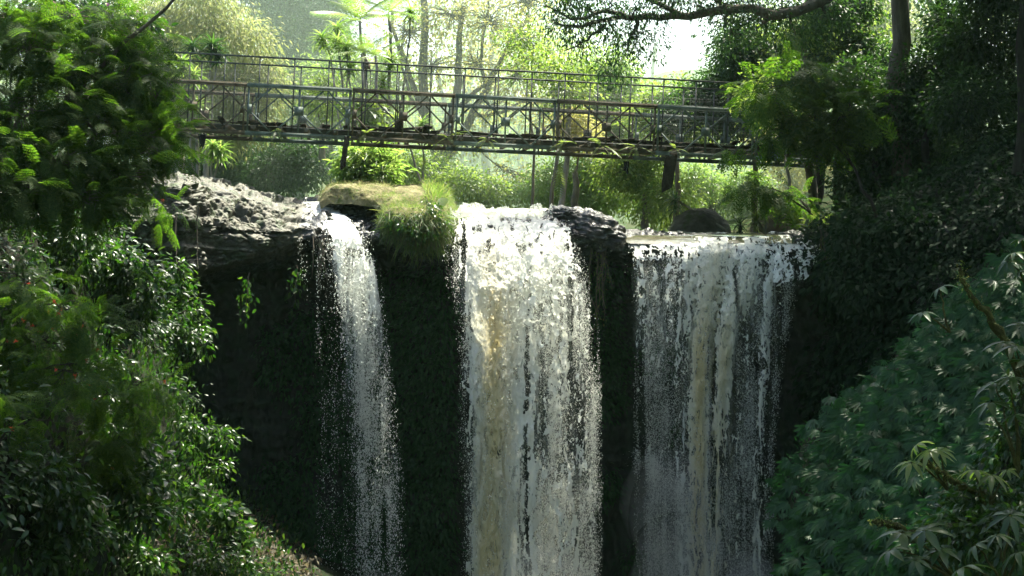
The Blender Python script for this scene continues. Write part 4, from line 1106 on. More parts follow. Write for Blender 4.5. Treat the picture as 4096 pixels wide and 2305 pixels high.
# palm with feather fronds, thin stems
def palm(label, base, top, nf, fl, seed, lean=0, mat='leaf_bright', group='palms on the grassy bank', name='palm_tree', sr=.05):
    r = np.random.default_rng(seed); base, top = np.asarray(base, float), np.asarray(top, float)
    e = empty(name, label, 'palm', base, group)
    st = MB(); st.tube(wiggle(base, top, 10, .03, 0, r) - base, np.linspace(sr * 1.3, sr, 10), 7); st.build('trunk', M['palebark'], e, True)
    T_ = T_frond(17, .38, .45, .35, .022)
    for i in range(nf):
        az = i * 137.5 + r.uniform(-15, 15); el = 78 - 80 * (i / nf)
        R_ = rot('Z', az) @ rot('X', el)
        V, fs = T_[0] * fl * r.uniform(.85, 1.1) @ R_.T, T_[1]
        build('frond', V + (top - base), fs, M[mat], e)
    return e
palm('tall feather palm rising from the grassy bank, its crown cut by the photo top', P(1480, 745, 50), P(1440, 85, 50), 11, 1.45, 1)
palm('second slender palm right of the tall one with a crown at the top edge', P(1560, 745, 50.5), P(1553, 55, 50.5), 9, 1.15, 2)
palm('small feather palm in front of the tall ones, crown above the railing monkey', P(1450, 745, 49.5), P(1448, 215, 49.5), 8, 1.05, 3)
palm('short palm with pale fronds just right of the railing monkey', P(1510, 745, 49), P(1502, 225, 49), 7, .9, 4)
WH = T_whorl(30, .12)
def dracaena(label, base, heads, seed, mat='leaf_bright', group='dracaenas around the palms', hs=.62):
    r = np.random.default_rng(seed); base = np.asarray(base, float)
    e = empty('dracaena', label, 'dracaena', base, group)
    for h in heads:
        h = np.asarray(h, float)
        st = MB(); st.tube(wiggle(base, h, 9, .04, 0, r) - base, np.linspace(.045, .03, 9), 6); st.build('stem', M['palebark'], e, True)
        mb = MB(); fr = (rot('Z', r.uniform(0, 360)) @ rot('X', r.uniform(-14, 14)))[None]
        for dz, k in ((0, 1), (-.16, .95), (-.34, .85)):
            mb.scatter(WH, (h - base + [0, 0, dz])[None], fr @ rot('Z', 40 * dz * 10)[None], np.array([hs * k]))
        mb.build('leaf_rosette', M[mat], e)
    return e
dracaena('dracaena with strap leaf heads left of the palms above the upper rail', P(1400, 745, 51), [P(1290, 150, 51), P(1350, 110, 51.5)], 1)
dracaena('dracaena head hanging high right of the palms at the top edge', P(1600, 745, 51), [P(1640, 45, 51)], 2)
dracaena('leafy dracaena clump crossing the upper rail left of the monkey', P(1420, 745, 50), [P(1385, 190, 50), P(1350, 165, 50.5), P(1400, 260, 50)], 3)
dracaena('dracaena clump crossing the upper rail right of the monkey', P(1540, 745, 50), [P(1562, 240, 50), P(1530, 330, 50)], 4)
dracaena('low pale dracaena seen through the third rusty bridge panel', P(1690, 745, 50), [P(1690, 490, 50), P(1590, 470, 50)], 5)
dracaena('dracaena shrub seen through the leftmost bridge panel', P(790, 800, 50), [P(775, 300, 50), P(730, 250, 50), P(790, 420, 50)], 6)
dracaena('dark green plume of leaves above the left end of the railing', P(830, 800, 52), [P(770, 185, 52), P(850, 180, 52), P(870, 215, 52)], 7, 'leaf_dark', hs=.7)
dracaena('dracaena head hanging just below the bridge near its left end', P(840, 780, 50), [P(880, 600, 50), P(850, 580, 50)], 8)
dracaena('dark spiky dracaena in shade beside the brown boulder', P(2960, 950, 45), [P(2960, 900, 45), P(2700, 800, 46)], 9, 'leaf_dark', hs=.5)
dracaena('dracaena in shade right of the boulder with several heads', P(3060, 940, 45), [P(3060, 820, 45), P(3020, 870, 45)], 10, 'leaf_mid', hs=.5)
# bamboo-like grass clump on the bank
foliage('bamboo_clump', 'bright feathery bamboo clump standing on the grassy bank under the bridge', 'bamboo', [bl(1440, 690, 46.5, 80, 50), bl(1500, 650, 46.5, 70, 60), bl(1540, 700, 46, 50, 40), bl(1450, 620, 46.5, 70, 40)],
        T_leaf(.16, .02, .35), .30, 190, 24, .2, M['leaf_bright'], None, 71, droop=.3, root=P(1490, 742, 46), sr=.02, stem_share=.4, bark='bark')
foliage('leafy_plant', 'broad-leaved plant with white-lit leaves low among the palm stems', 'plant', [bl(1480, 470, 49, 60, 60), bl(1440, 420, 49, 50, 50), bl(1500, 530, 49, 60, 40)], FINE, .3, 60, 9, .2, M['leaf_mid'], None, 72, droop=.6, root=P(1480, 740, 49))
# ================================================================== right side: big shade trees, dark slope, leafy mound
# overhanging limb tree (top right) and its neighbours; unseen crowns above the frame are added to shade the gorge
limb = [([(3600, -260, 3), (3480, -130, 2), (3340, -10, 1), (3200, 60), (3070, 60), (2900, 15), (2760, 75), (2690, 80), (2590, 60), (2500, 62), (2420, 85), (2330, 95), (2250, 130), (2215, 90)], .19, .03),
        ([(2500, 62), (2400, 40), (2320, 95), (2260, 65), (2190, 20)], .07, .02),
        ([(2420, 92), (2370, 140), (2310, 190), (2265, 195)], .05, .015),
        ([(2560, 60), (2550, 100), (2520, 140), (2515, 175)], .06, .035),
        ([(2760, 75), (2640, 20), (2520, -40), (2400, -80)], .09, .03),
        ([(2900, 25), (2800, -60), (2640, -150)], .10, .03)]
ex = [(smooth_path(pxl(p_, 39.5), 22 if len(p_) > 6 else 10, .03), np.linspace(a_, b_, 22 if len(p_) > 6 else 10)) for p_, a_, b_ in limb]
def shade_blobs(n, x0, x1, y0, y1, z0, z1, r, R0=1.6, R1=2.6):  # crown clumps out of view, added to block the sun
    return [((r.uniform(x0, x1), r.uniform(y0, y1), r.uniform(z0, z1)), (lambda q: (q, q, q * .7))(r.uniform(R0, R1))) for _ in range(n)]
r = np.random.default_rng(77)
tb = P(3600, 960, 43)
tree('overhanging_tree', 'dark tree whose long crooked limb reaches left over the bridge at the top', 'tree', tb, P(3605, -300, 43),
     [bl(x, y, 39.5 + max(0, (x - 2900) / 400), a_, b_) + (7.,) for x, y, a_, b_ in [(2225, 60, 60, 70), (2290, 130, 60, 70), (2250, 10, 60, 50), (2350, 20, 70, 50), (2380, 90, 70, 60), (2330, 190, 40, 40), (2460, 130, 60, 60), (2450, 20, 70, 50), (2540, 40, 70, 50), (2500, 220, 55, 60), (2560, 130, 60, 60), (2620, 50, 60, 40), (2620, 150, 40, 40), (2600, 230, 40, 40), (2700, 10, 80, 40), (2790, 20, 70, 40), (2900, 80, 70, 50), (2960, 20, 100, 60), (2940, 150, 80, 60), (3050, 90, 90, 70), (3120, 30, 100, 70), (3180, 120, 90, 70), (3300, 60, 90, 60), (2450, 300, 40, 50), (2410, 260, 30, 40), (2350, -60, 140, 50), (2600, -60, 150, 50), (2900, -70, 160, 60)]] + shade_blobs(24, 8., 17, 38.5, 50, 10.5, 14.5, r) + shade_blobs(9, 8., 12.5, 39, 43.5, 9.5, 11.5, r, 1.3, 1.9) + [q_ + (3.,) for q_ in shade_blobs(10, 7.5, 11.5, 38.5, 41.8, 7.8, 9.2, r, 1.1, 1.5)],
     T_leaf(.36, .06, .2), .13, 3000, 18, .22, M['leaf_dark'], M['bark'], .30, 'shade trees of the right bank', 41, droop=.9, twigs=.35, extra=ex, limb_r=.3)
for i, (px, Y_, rad, x0, x1, y0, y1, lab) in enumerate([(3245, 50, .16, 14, 24, 50, 62, 'slim dark trunk rising straight from the ferny top of the right lip'),
                                      (3735, 45, .12, 11, 28, 32, 48, 'second dark trunk right of the thick one at the upper right'),
                                      (4065, 36, .13, 4, 20, 14, 34, 'black trunk nearest the right edge of the photo, lost in shade, unseen crown added above the gorge')]):
    r = np.random.default_rng(100 + i); b = P(px, 900 if i == 0 else 700, Y_); top = P(px + 10, -300, Y_)
    tree('shade_tree', lab, 'tree', b, top, shade_blobs([13, 28, 38][i], x0, x1, y0, y1, 10.5, 16, r, 1.8, 3.) + (shade_blobs(22, -2.5, 5, 18, 27, 10.5, 14, r, 1.6, 2.4) + shade_blobs(8, .5, 3, 24, 29, 11, 13, r, 1.5, 2.0) + shade_blobs(7, -2.5, 1., 29.5, 34.5, 11.5, 13, r, 1.2, 1.7) if i == 2 else []),  # last tree's crown also reaches over the gorge, added to shade the left slope
         LEAF, .30, [800, 1700, 4300][i], 20, .42, M['leaf_dark'], M['darkbark'], rad, 'shade trees of the right bank', 42 + i, twigs=.15)
# thin stems on the right bank
for i, (x0, y0, x1, y1, Y_, ra, mk, lab) in enumerate([(3158, 945, 3130, 690, 41.5, .045, 'palebark', 'thin pale leaning trunk at the right lip of the waterfall'),
        (3265, 900, 3235, 560, 46, .15, 'bark', 'thick brown sunlit-edged trunk behind the right lip'),
        (3390, 700, 3385, 520, 50, .06, 'darkbark', 'leftmost of three thin dark stems at the far right end of the bridge'),
        (3420, 700, 3424, 500, 50, .07, 'darkbark', 'middle of three thin dark stems at the far right end of the bridge'),
        (3345, 720, 3340, 480, 50, .08, 'darkbark', 'dark straight stem standing just left of the three thin ones'),
        (2198, 870, 2202, 640, 50, .07, 'bark', 'thin reddish trunk above the right corner of the middle waterfall'),
        (2236, 860, 2262, 600, 51, .10, 'palebark', 'pale leaning trunk beside the thin reddish one above the middle waterfall'),
        (2125, 860, 2128, 560, 53, .05, 'bark', 'thin vertical stem left of the reddish trunk')]):
    r = np.random.default_rng(200 + i)
    b, t_ = P(x0, y0, Y_), P(x1, y1, Y_); t2 = t_ + (t_ - b) * 1.2
    tree('thin_tree', lab, 'tree', b, t2, [(t2 + r.normal(0, .5, 3), (1., 1., .8)) for _ in range(3)], LEAF, .16, 90, 14, .25, M['leaf_mid'], M[mk], ra, 'thin trunks behind the falls', 210 + i, twigs=.1)
for i, (lab, mat, leaf, pts, n, nl, Y_, sz, root) in enumerate([
    ('dark glossy tree closing off the white sky gap on its right', 'leaf_dark', LEAF, [(2935, 190, 70, 90), (2960, 290, 120, 100), (2850, 370, 90, 80), (3030, 400, 110, 90), (2760, 420, 80, 70), (3050, 200, 100, 90), (2920, 480, 110, 70), (2700, 480, 80, 60)], 1000, 20, 47, .15, (3020, 900)),
    ('mid green shrub behind the truss under the white sky gap', 'leaf_mid', LEAF, [(2640, 400, 80, 60), (2720, 370, 60, 40), (2580, 480, 80, 60), (2690, 520, 90, 60), (2800, 540, 80, 60)], 420, 20, 50, .14, (2700, 900)),
    ('feathery dark green tree drooping over the right end of the bridge', 'leaf_feather', BIP_S, [(3180, 270, 110, 40), (3080, 350, 110, 60), (3260, 340, 120, 70), (3000, 390, 60, 30), (3150, 440, 100, 50), (3110, 540, 70, 30), (2930, 600, 40, 25), (3260, 480, 120, 80), (3400, 420, 120, 90), (3330, 560, 100, 60)], 520, 1, 37, .52, (3560, 960)),
    ('feathery shrub draped below the right end of the bridge', 'leaf_feather', BIP_S, [(2990, 740, 80, 35), (3100, 760, 90, 40), (3200, 800, 80, 40)], 100, 1, 40, .5, (3330, 960)),
]):
    Rr_ = [bl(x, y, Y_ + (x * 5 % 11) / 11 * 2, a_, b_) for x, y, a_, b_ in pts]
    if nl == 1:
        foliage('feathery_tree', lab, 'tree', Rr_, leaf, sz, n, 1, .1, M[mat], 'feathery trees', 310 + i, droop=.25, jit=.25, root=P(*root, Y_), sr=.07, stem_share=.15)
    else:
        tree('glossy_tree', lab, 'tree', P(*root, Y_), P(root[0], root[1] - 330, Y_), Rr_, leaf, sz, n, nl, .24, M[mat], M['bark'], .09, 'shade trees of the right bank', 310 + i, twigs=.2)

for i, (lab, pts, Y_, n, sz, root) in enumerate([
    ('dense dark tree crowding the right edge above the black slope', [(3900, 150, 150, 130), (4050, 350, 150, 140), (3850, 420, 140, 120), (4200, 120, 160, 150), (3960, 600, 150, 110), (4180, 600, 150, 130), (4020, -60, 200, 120)], 40, 1300, .17, (4000, 900)),
    ('dense shaded tree between the thick trunk and the black right edge', [(3690, 300, 90, 90), (3760, 420, 120, 110), (3600, 400, 110, 90), (3700, 580, 130, 100), (3820, 260, 90, 100), (3790, 110, 80, 100), (3600, 560, 90, 80)], 42, 1100, .16, (3700, 850)),
    ('dark leafy tree hiding the far right end of the bridge', [(3440, 330, 110, 90), (3520, 480, 110, 90), (3400, 560, 100, 90), (3560, 640, 120, 90), (3450, 720, 110, 90), (3600, 780, 130, 80), (3480, 850, 110, 60)], 43, 1100, .15, (3500, 930)),
    ('sparse dark tree with open top left of the thick trunk', [(3300, 60, 110, 90), (3220, 160, 90, 90), (3400, 150, 90, 90), (3420, 20, 100, 80), (3500, 230, 100, 70), (3320, 250, 100, 60)], 46, 520, .16, (3350, 900))]):
    tree('jungle_tree', lab, 'tree', P(*root, Y_), P(root[0], root[1] - 300, Y_), [bl(x, y, Y_ + (x * 5 % 11) / 11 * 2, a_, b_) for x, y, a_, b_ in pts], LEAF, sz, n, 20, .26, M['leaf_dark'], M['darkbark'], .14, 'shade trees of the right bank', 340 + i, twigs=.15)
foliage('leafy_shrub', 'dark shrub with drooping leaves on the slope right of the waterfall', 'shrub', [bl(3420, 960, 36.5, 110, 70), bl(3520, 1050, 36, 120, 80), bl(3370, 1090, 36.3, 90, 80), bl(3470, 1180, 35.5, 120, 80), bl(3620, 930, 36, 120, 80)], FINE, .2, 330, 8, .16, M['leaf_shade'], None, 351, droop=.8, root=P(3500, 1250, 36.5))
# dark slope foliage: creepers on the cliff right of and behind the falls
def creeper(name, G_, n, cond, leaf, size, mat, seed, nl=4, sp=.16, droop=1.2, off=.12):
    r = np.random.default_rng(seed); mb = MB()
    p, nn = pick_surface(G_, n, cond, r)
    nn = np.where((nn[:, 1:2] > .2), -nn, nn)
    p = np.repeat(p, nl, 0); nn = np.repeat(nn, nl, 0)
    o = r.normal(size=p.shape)
    pos = p + nn * np.abs(r.normal(0, off, (len(p), 1))) + o * sp
    d = nn * .6 + nrm(o) * .5 + np.array([0, -.1, -droop * .5])
    mb.scatter(leaf, pos, frames(d, (0, -.3, 1), .35, r), size * r.uniform(.55, 1.3, len(pos)))
    return tag(mb.build(name, M[mat]), kind='stuff')
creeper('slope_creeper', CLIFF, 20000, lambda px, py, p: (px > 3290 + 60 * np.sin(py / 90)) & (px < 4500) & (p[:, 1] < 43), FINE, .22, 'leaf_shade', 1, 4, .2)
creeper('cliff_creeper', CLIFF, 6500, lambda px, py, p: (px > 1480) & (px < 1800) & (py > 1090) & (p[:, 1] < 40.5), FINE, .15, 'leaf_mound', 2, 3, .14)
creeper('cliff_creeper', CLIFF, 5200, lambda px, py, p: (px > 1050) & (px < 1480) & (py > 1250) & (p[:, 1] < 40.5) & (vnoise(p * .8, 3) > .42), FINE, .15, 'leaf_mound', 3, 3, .14)
creeper('cliff_creeper', CLIFF, 2600, lambda px, py, p: (px > 2360) & (px < 2700) & (py > 1060) & (p[:, 1] < 41) & (vnoise(p * .8, 5) > .5), FINE, .13, 'leaf_mound', 4, 3, .14)
creeper('slope_creeper', CLIFF, 5000, lambda px, py, p: (px < 420) & (p[:, 1] < 42), FINE, .18, 'leaf_dark', 5, 3, .2)
S2 = [(4520, [(290, 46), (395, 38), (800, 32), (1100, 30), (1300, 29), (2700, 26)]), (5600, [(-100, 46), (100, 38), (700, 31), (1050, 28), (1300, 26), (2700, 22)]), (7800, [(-600, 44), (-300, 36), (500, 28), (1000, 24), (1300, 21), (2900, 17)])]
SIDE = noisy(loft(S2, 90, 60, 3), .5, .5, 17, 4)
tag(grid_obj('hillside', SIDE, M['cliff']), kind='structure')
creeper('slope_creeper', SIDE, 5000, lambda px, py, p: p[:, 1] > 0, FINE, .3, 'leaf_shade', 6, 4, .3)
# ferns and hanging grass at the right end of the lip
foliage('fern_tuft', 'yellow-lit fern tuft on the bank at the right end of the lip', 'fern', [bl(3240, 912, 40.5, 70, 18), bl(3290, 895, 40.5, 40, 16)], T_frond(10, .3, .4, .2, .06), .34, 60, 2, .1, M['grass'], None, 330, droop=-.2, root=P(3250, 930, 40.5), stem_share=.1)

# ---- the leafy mound at the lower right
ed = np.array([(3130, 2420), (3165, 2200), (3160, 2050), (3195, 1880), (3240, 1745), (3330, 1640), (3400, 1560), (3560, 1400), (3640, 1330), (3780, 1190), (3880, 1110), (4000, 1040), (4120, 970), (4400, 860)], float)
kk_ = np.linspace(0, len(ed) - 1, 200); ex_, ey_ = (np.interp(kk_, np.arange(len(ed)), ed[:, c]) for c in (0, 1))
t = np.concatenate([np.linspace(0, 1, 90), np.linspace(1.03, 2.6, 40)])
PX = ex_[:, None] + t[None] * (4900 - ex_[:, None]); PY = ey_[:, None] + np.minimum(t, 1)[None] * 360 - np.clip(t - 1, 0, 2)[None] * 420
Yg = 25.5 - 6.5 * np.sqrt(np.clip(t, 0, 1))[None] + 1.6 * np.clip((2000 - ey_) / 1000, 0, 1)[:, None] - 1.2 * np.clip((PY - 1800) / 600, 0, 1)
MOUND = P(PX, PY, Yg); MOUND = noisy(MOUND, .35, .5, 91, 4)
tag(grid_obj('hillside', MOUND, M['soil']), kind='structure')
FAN = T_fan(6, .25)
r = np.random.default_rng(92); mb = MB()
pts = MOUND.reshape(-1, 3); nn = grid_normals(MOUND).reshape(-1, 3)
nn = np.where(nn[:, 1:2] > 0, -nn, nn)
pxm = pts[:, 0] / pts[:, 1] * F + HX
k = np.where(pxm < 4500)[0]; i_ = np.concatenate([r.choice(k, 6000), r.choice(np.where(pxm >= 4500)[0], 2400)])
pos = pts[i_] + nn[i_] * r.uniform(.02, .28, (8400, 1)) + r.normal(0, .06, (8400, 3))
d = np.array([-.45, -.45, -.75]) + r.normal(0, .22, (8400, 3)) + nn[i_] * .2
mb.scatter(FAN, pos, frames(d, np.array([-.15, -.75, .65]), .26, r), .25 * r.uniform(.5, 1.3, 8400))
# small upright sprigs along the crest
ki = r.integers(0, 200 * 3, 900); pos = MOUND[:, :3].reshape(-1, 3)[ki] + r.normal(0, .07, (900, 3))
mb.scatter(T_leaf(.3), pos, frames(r.normal(0, .5, (900, 3)) + [-.5, -.3, .5], (0, -.5, .5), .4, r), .14 * r.uniform(.5, 1.2, 900))
tag(mb.build('mound_creeper', M['leaf_mound']), kind='stuff')

UMB = T_umbrella(8, .27, .45, -8); UMB5 = T_umbrella(7, .34, .40, -6)
def umbrella_plant(label, root, heads, size, mat, seed, T_=UMB, group='umbrella-leaved plants on the mound', bark='moss', sr=.02, tilt=.35):
    r = np.random.default_rng(seed); root = np.asarray(root, float)
    e = empty('umbrella_plant', label, 'plant', root, group)
    st = MB()
    for h in heads:
        h = np.asarray(h, float)
        st.tube(wiggle(root, h, 8, .06, -.06, r) - root, np.linspace(sr, sr * .4, 8), 5)
        mb = MB(); Rm = (rot('X', r.normal(4, 12)) @ rot('Y', r.normal(-10, 14)) @ rot('Z', r.uniform(0, 90)))[None]
        mb.scatter(T_, (h - root)[None], Rm, np.array([size * r.uniform(.62, 1.)]))
        mb.build('leaf_rosette', M[mat], e)
    st.build('stem', M[bark], e, True)
    return e
umbrella_plant('sunlit umbrella-leaved sprig at the middle of the mound', P(3790, 1960, 17.6), [P(3665, 1780, 17.5), P(3720, 1805, 17.3), P(3645, 1850, 17.4), P(3760, 1800, 17.6)], .30, 'leaf_bright', 1)
umbrella_plant('bright green umbrella-leaved sprig just right of the sunlit one', P(3960, 2060, 17), [P(3900, 1880, 17), P(3965, 1900, 16.9), P(4030, 1880, 17)], .30, 'leaf_mid', 2)
umbrella_plant('large silvery-leaved umbrella plant at the right edge below the mossy branch', P(4160, 1620, 17), [P(4060, 1385, 17), P(4020, 1370, 17.2), P(4090, 1300, 17.1), P(4110, 1450, 16.8)], .36, 'leaf_glossy', 3, UMB5)
umbrella_plant('small bright umbrella plant at the right edge above the mossy branch', P(4180, 1250, 19), [P(4030, 1045, 19), P(4090, 1080, 19), P(4060, 1010, 19), P(4085, 960, 19.2)], .30, 'leaf_glossy', 4)
umbrella_plant('umbrella-leaved plant standing low on the mound near the bottom edge', P(3820, 2330, 16), [P(3610, 2130, 16.2), P(3700, 2120, 16), P(3560, 2200, 16), P(3660, 2240, 15.8), P(3760, 2200, 16)], .34, 'leaf_glossy', 5, UMB5)
umbrella_plant('dark umbrella plant in the bottom right corner', P(4020, 2360, 15.5), [P(3900, 2180, 15.6), P(3990, 2140, 15.5), P(4070, 2210, 15.4), P(3850, 2270, 15.4), P(4040, 2060, 15.8)], .34, 'leaf_glossy', 6, UMB)
umbrella_plant('tall-stemmed umbrella plant with drooping leaves at the right edge of the mound', P(4080, 1900, 16.8), [P(3980, 1530, 17), P(4050, 1510, 16.8), P(3960, 1610, 16.9), P(4060, 1660, 16.6)], .32, 'leaf_glossy', 7, UMB5)
umbrella_plant('pair of pale broad leaves jutting from the mound crest', P(3800, 1330, 21), [P(3690, 1250, 21), P(3760, 1150, 21.5)], .34, 'leaf_mound', 8, UMB5)
def branch(label, pts, r0, r1, seed):
    r = np.random.default_rng(seed); mb = MB(); p_ = smooth_path(pts, 26, .012, r)
    mb.tube(p_ - p_[0], np.linspace(r0, r1, 26) * r.uniform(.75, 1.4, 26), 8, .18)
    q = np.repeat(p_, 14, 0); n_ = len(q)
    e = empty('mossy_branch', label, 'branch', p_[0], 'mossy branches on the mound')
    mb.build('wood', M['moss'], e, True)
    tf = MB(); tf.scatter(T_leaf(.4), q - p_[0] + r.normal(0, r0 * .7, (n_, 3)), frames(r.normal(size=(n_, 3)), (0, 0, 1), .5, r), .035 * r.uniform(.5, 1.3, n_))
    tf.build('moss', M['grass'], e)
branch('crooked moss-covered branch leaning out of the mound at the right', pxl([(4130, 1640, .3), (4030, 1370, .1), (3950, 1260), (3880, 1180), (3850, 1120), (3842, 1070)], 18), .062, .02, 1)
branch('shorter mossy branch rising left towards the sunlit sprig', pxl([(3990, 2010, .2), (3850, 1950), (3760, 1890), (3690, 1845)], 17.3), .05, .02, 2)
branch('knobbly mossy stub near the bottom of the mound', pxl([(3660, 2160, .2), (3590, 2110), (3540, 2090), (3495, 2088)], 17.), .05, .025, 3)
foliage('leafy_shrub', 'dense small-leaved shrub behind the umbrella plants at the right edge', 'shrub', [bl(3950, 2000, 17.6, 160, 90), bl(4060, 1800, 17.8, 110, 120), bl(3880, 2130, 17, 160, 100), bl(4050, 2150, 16.6, 120, 120), bl(4080, 1600, 18, 70, 110)], FINE, .12, 420, 8, .12, M['leaf_glossy'], None, 95, droop=.5, root=P(4050, 2330, 17.5), sr=.02)
# ================================================================== left side
S = [(-900, [(100, 27), (300, 22), (900, 18), (1600, 15.5), (2600, 14)]),
     (0, [(430, 31), (560, 28), (950, 23.5), (1600, 19), (2600, 16.5)]),
     (300, [(690, 34), (800, 32), (1150, 27), (1650, 22), (2600, 19)]),
     (560, [(1080, 35), (1200, 33), (1500, 29), (1900, 25), (2600, 22)]),
     (800, [(1750, 37), (1850, 35), (2000, 31.5), (2200, 28), (2600, 25.5)]),
     (1150, [(2170, 37.5), (2210, 35.5), (2250, 32), (2330, 29), (2600, 27)]),
     (1500, [(2370, 38), (2400, 36), (2450, 33), (2520, 30), (2700, 28)])]
LHILL = loft(S, 130, 120, 4); LHILL = noisy(LHILL, .5, .5, 101, 5)
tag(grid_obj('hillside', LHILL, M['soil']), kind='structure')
creeper('undergrowth', LHILL, 17000, lambda px, py, p: (px > -500) & (px < 1180) & (py < 2320), FINE, .13, 'leaf_glossy', 11, 3, .22, .8, .3)
creeper('undergrowth', LHILL, 8000, lambda px, py, p: (px > -500) & (px < 1000), FINE, .12, 'leaf_dark', 12, 3, .2, .8, .25)
creeper('leaf_litter', LHILL, 3500, lambda px, py, p: (px > 560) & (px < 1250) & (py > 2080), T_leaf(.6, .12, .1), .14, 'litter', 13, 2, .12, .1, .05)
o = rubble('litter_rubble', LHILL, 220, lambda px, py, p: (px > 640) & (px < 1250) & (py > 2120), M['boulder'], .04, .16, 14, .5); tag(o, kind='structure')

# feathery mimosa-like tree, upper left
ex = []
for pts, a_, b_ in (([(-150, 1150), (-40, 900), (60, 700), (230, 480), (420, 230), (640, 60), (760, -60)], .07, .02), ([(-120, 1100), (-30, 800), (40, 480), (100, 260), (180, 20), (220, -120)], .06, .02),
                    ([(20, 640), (90, 400), (70, 120)], .03, .012), ([(200, 540), (330, 420), (480, 330), (600, 300)], .025, .008), ([(120, 640), (330, 530), (540, 560), (650, 440)], .025, .008),
                    ([(-60, 900), (200, 780), (420, 720), (640, 740)], .04, .01), ([(-60, 950), (150, 860), (350, 870), (500, 960)], .03, .01)):
    ex.append((smooth_path(pxl(pts, 22.5), 16, .02), np.linspace(a_, b_, 16)))
tree('mimosa_tree', 'feathery green mimosa tree leaning in over the left end of the bridge', 'tree', P(-160, 1300, 21.5), P(-60, 950, 22),
     [bl(x, y, Y_, a_, b_) + (30.,) for x, y, Y_, a_, b_ in ((110, 190, 22, 170, 110), (330, 230, 22.5, 150, 110), (520, 130, 23, 110, 100), (270, 380, 22, 180, 100), (480, 330, 22.5, 140, 110), (620, 390, 23, 90, 90), (90, 470, 21.5, 150, 110), (380, 520, 22, 170, 100), (570, 540, 22.5, 120, 90), (650, 520, 23, 60, 60), (230, 640, 21.5, 180, 80), (460, 680, 22, 150, 70), (640, 610, 22.6, 90, 60), (80, 760, 21, 160, 90), (320, 800, 21.5, 170, 70), (30, 50, 22, 140, 80), (300, 60, 23, 150, 70), (560, 250, 23, 100, 70), (-80, 330, 21.5, 130, 160), (-80, 650, 21, 130, 160))] + shade_blobs(20, -15, -4.5, 7, 18.5, 7, 11, np.random.default_rng(3), 1.5, 2.3),  # last blobs: unseen crown added overhead to darken the lower left
     BIP, .38, 2900, 1, .1, M['leaf_feather'], M['bark'], .11, 'feathery trees', 51, droop=.25, jit=.25, twigs=.30, extra=ex, tw_r=.010, limb_r=.3)
F_ = lambda n, fs=.045: (M['red_flower'], n, fs, None)
for i, (lab, pts, n, Y_, sz, root, nf) in enumerate([
    ('feathery spray hanging out in front of the dry rock slab', [(600, 790, 70, 35), (670, 830, 40, 35), (620, 880, 40, 30), (540, 770, 60, 40)], 34, 24.5, .36, (300, 900), 3),
    ('feathery shrub with red blossoms halfway down the left edge', [(100, 1120, 130, 60), (220, 1210, 150, 60), (60, 1270, 130, 70), (330, 1290, 110, 50), (200, 1370, 170, 70), (400, 1400, 90, 50), (60, 1450, 130, 80), (250, 1500, 150, 60)], 300, 19, .32, (-100, 1700), 26),
    ('lower feathery shrub reaching right towards the dark cave', [(560, 1530, 90, 35), (660, 1550, 60, 30), (520, 1620, 90, 40), (430, 1570, 110, 60), (590, 1640, 60, 30), (470, 1760, 110, 60), (380, 1850, 120, 60), (520, 1850, 60, 40)], 190, 20.5, .34, (100, 1900), 6),
    ('small feathery sprig low at the left edge', [(60, 1690, 90, 40), (170, 1680, 60, 25), (-20, 1600, 100, 60)], 60, 17.5, .30, (-120, 1900), 2),
]):
    foliage('mimosa_shrub', lab, 'shrub', [bl(x, y, Y_ + (x * 3 % 7) / 7, a_, b_) for x, y, a_, b_ in pts], BIP, sz, n, 1, .08, M['leaf_feather'], 'feathery shrubs of the left slope', 400 + i, droop=.25, jit=.25, root=P(*root, Y_ + .5), sr=.03, stem_share=.2, flowers=F_(nf))
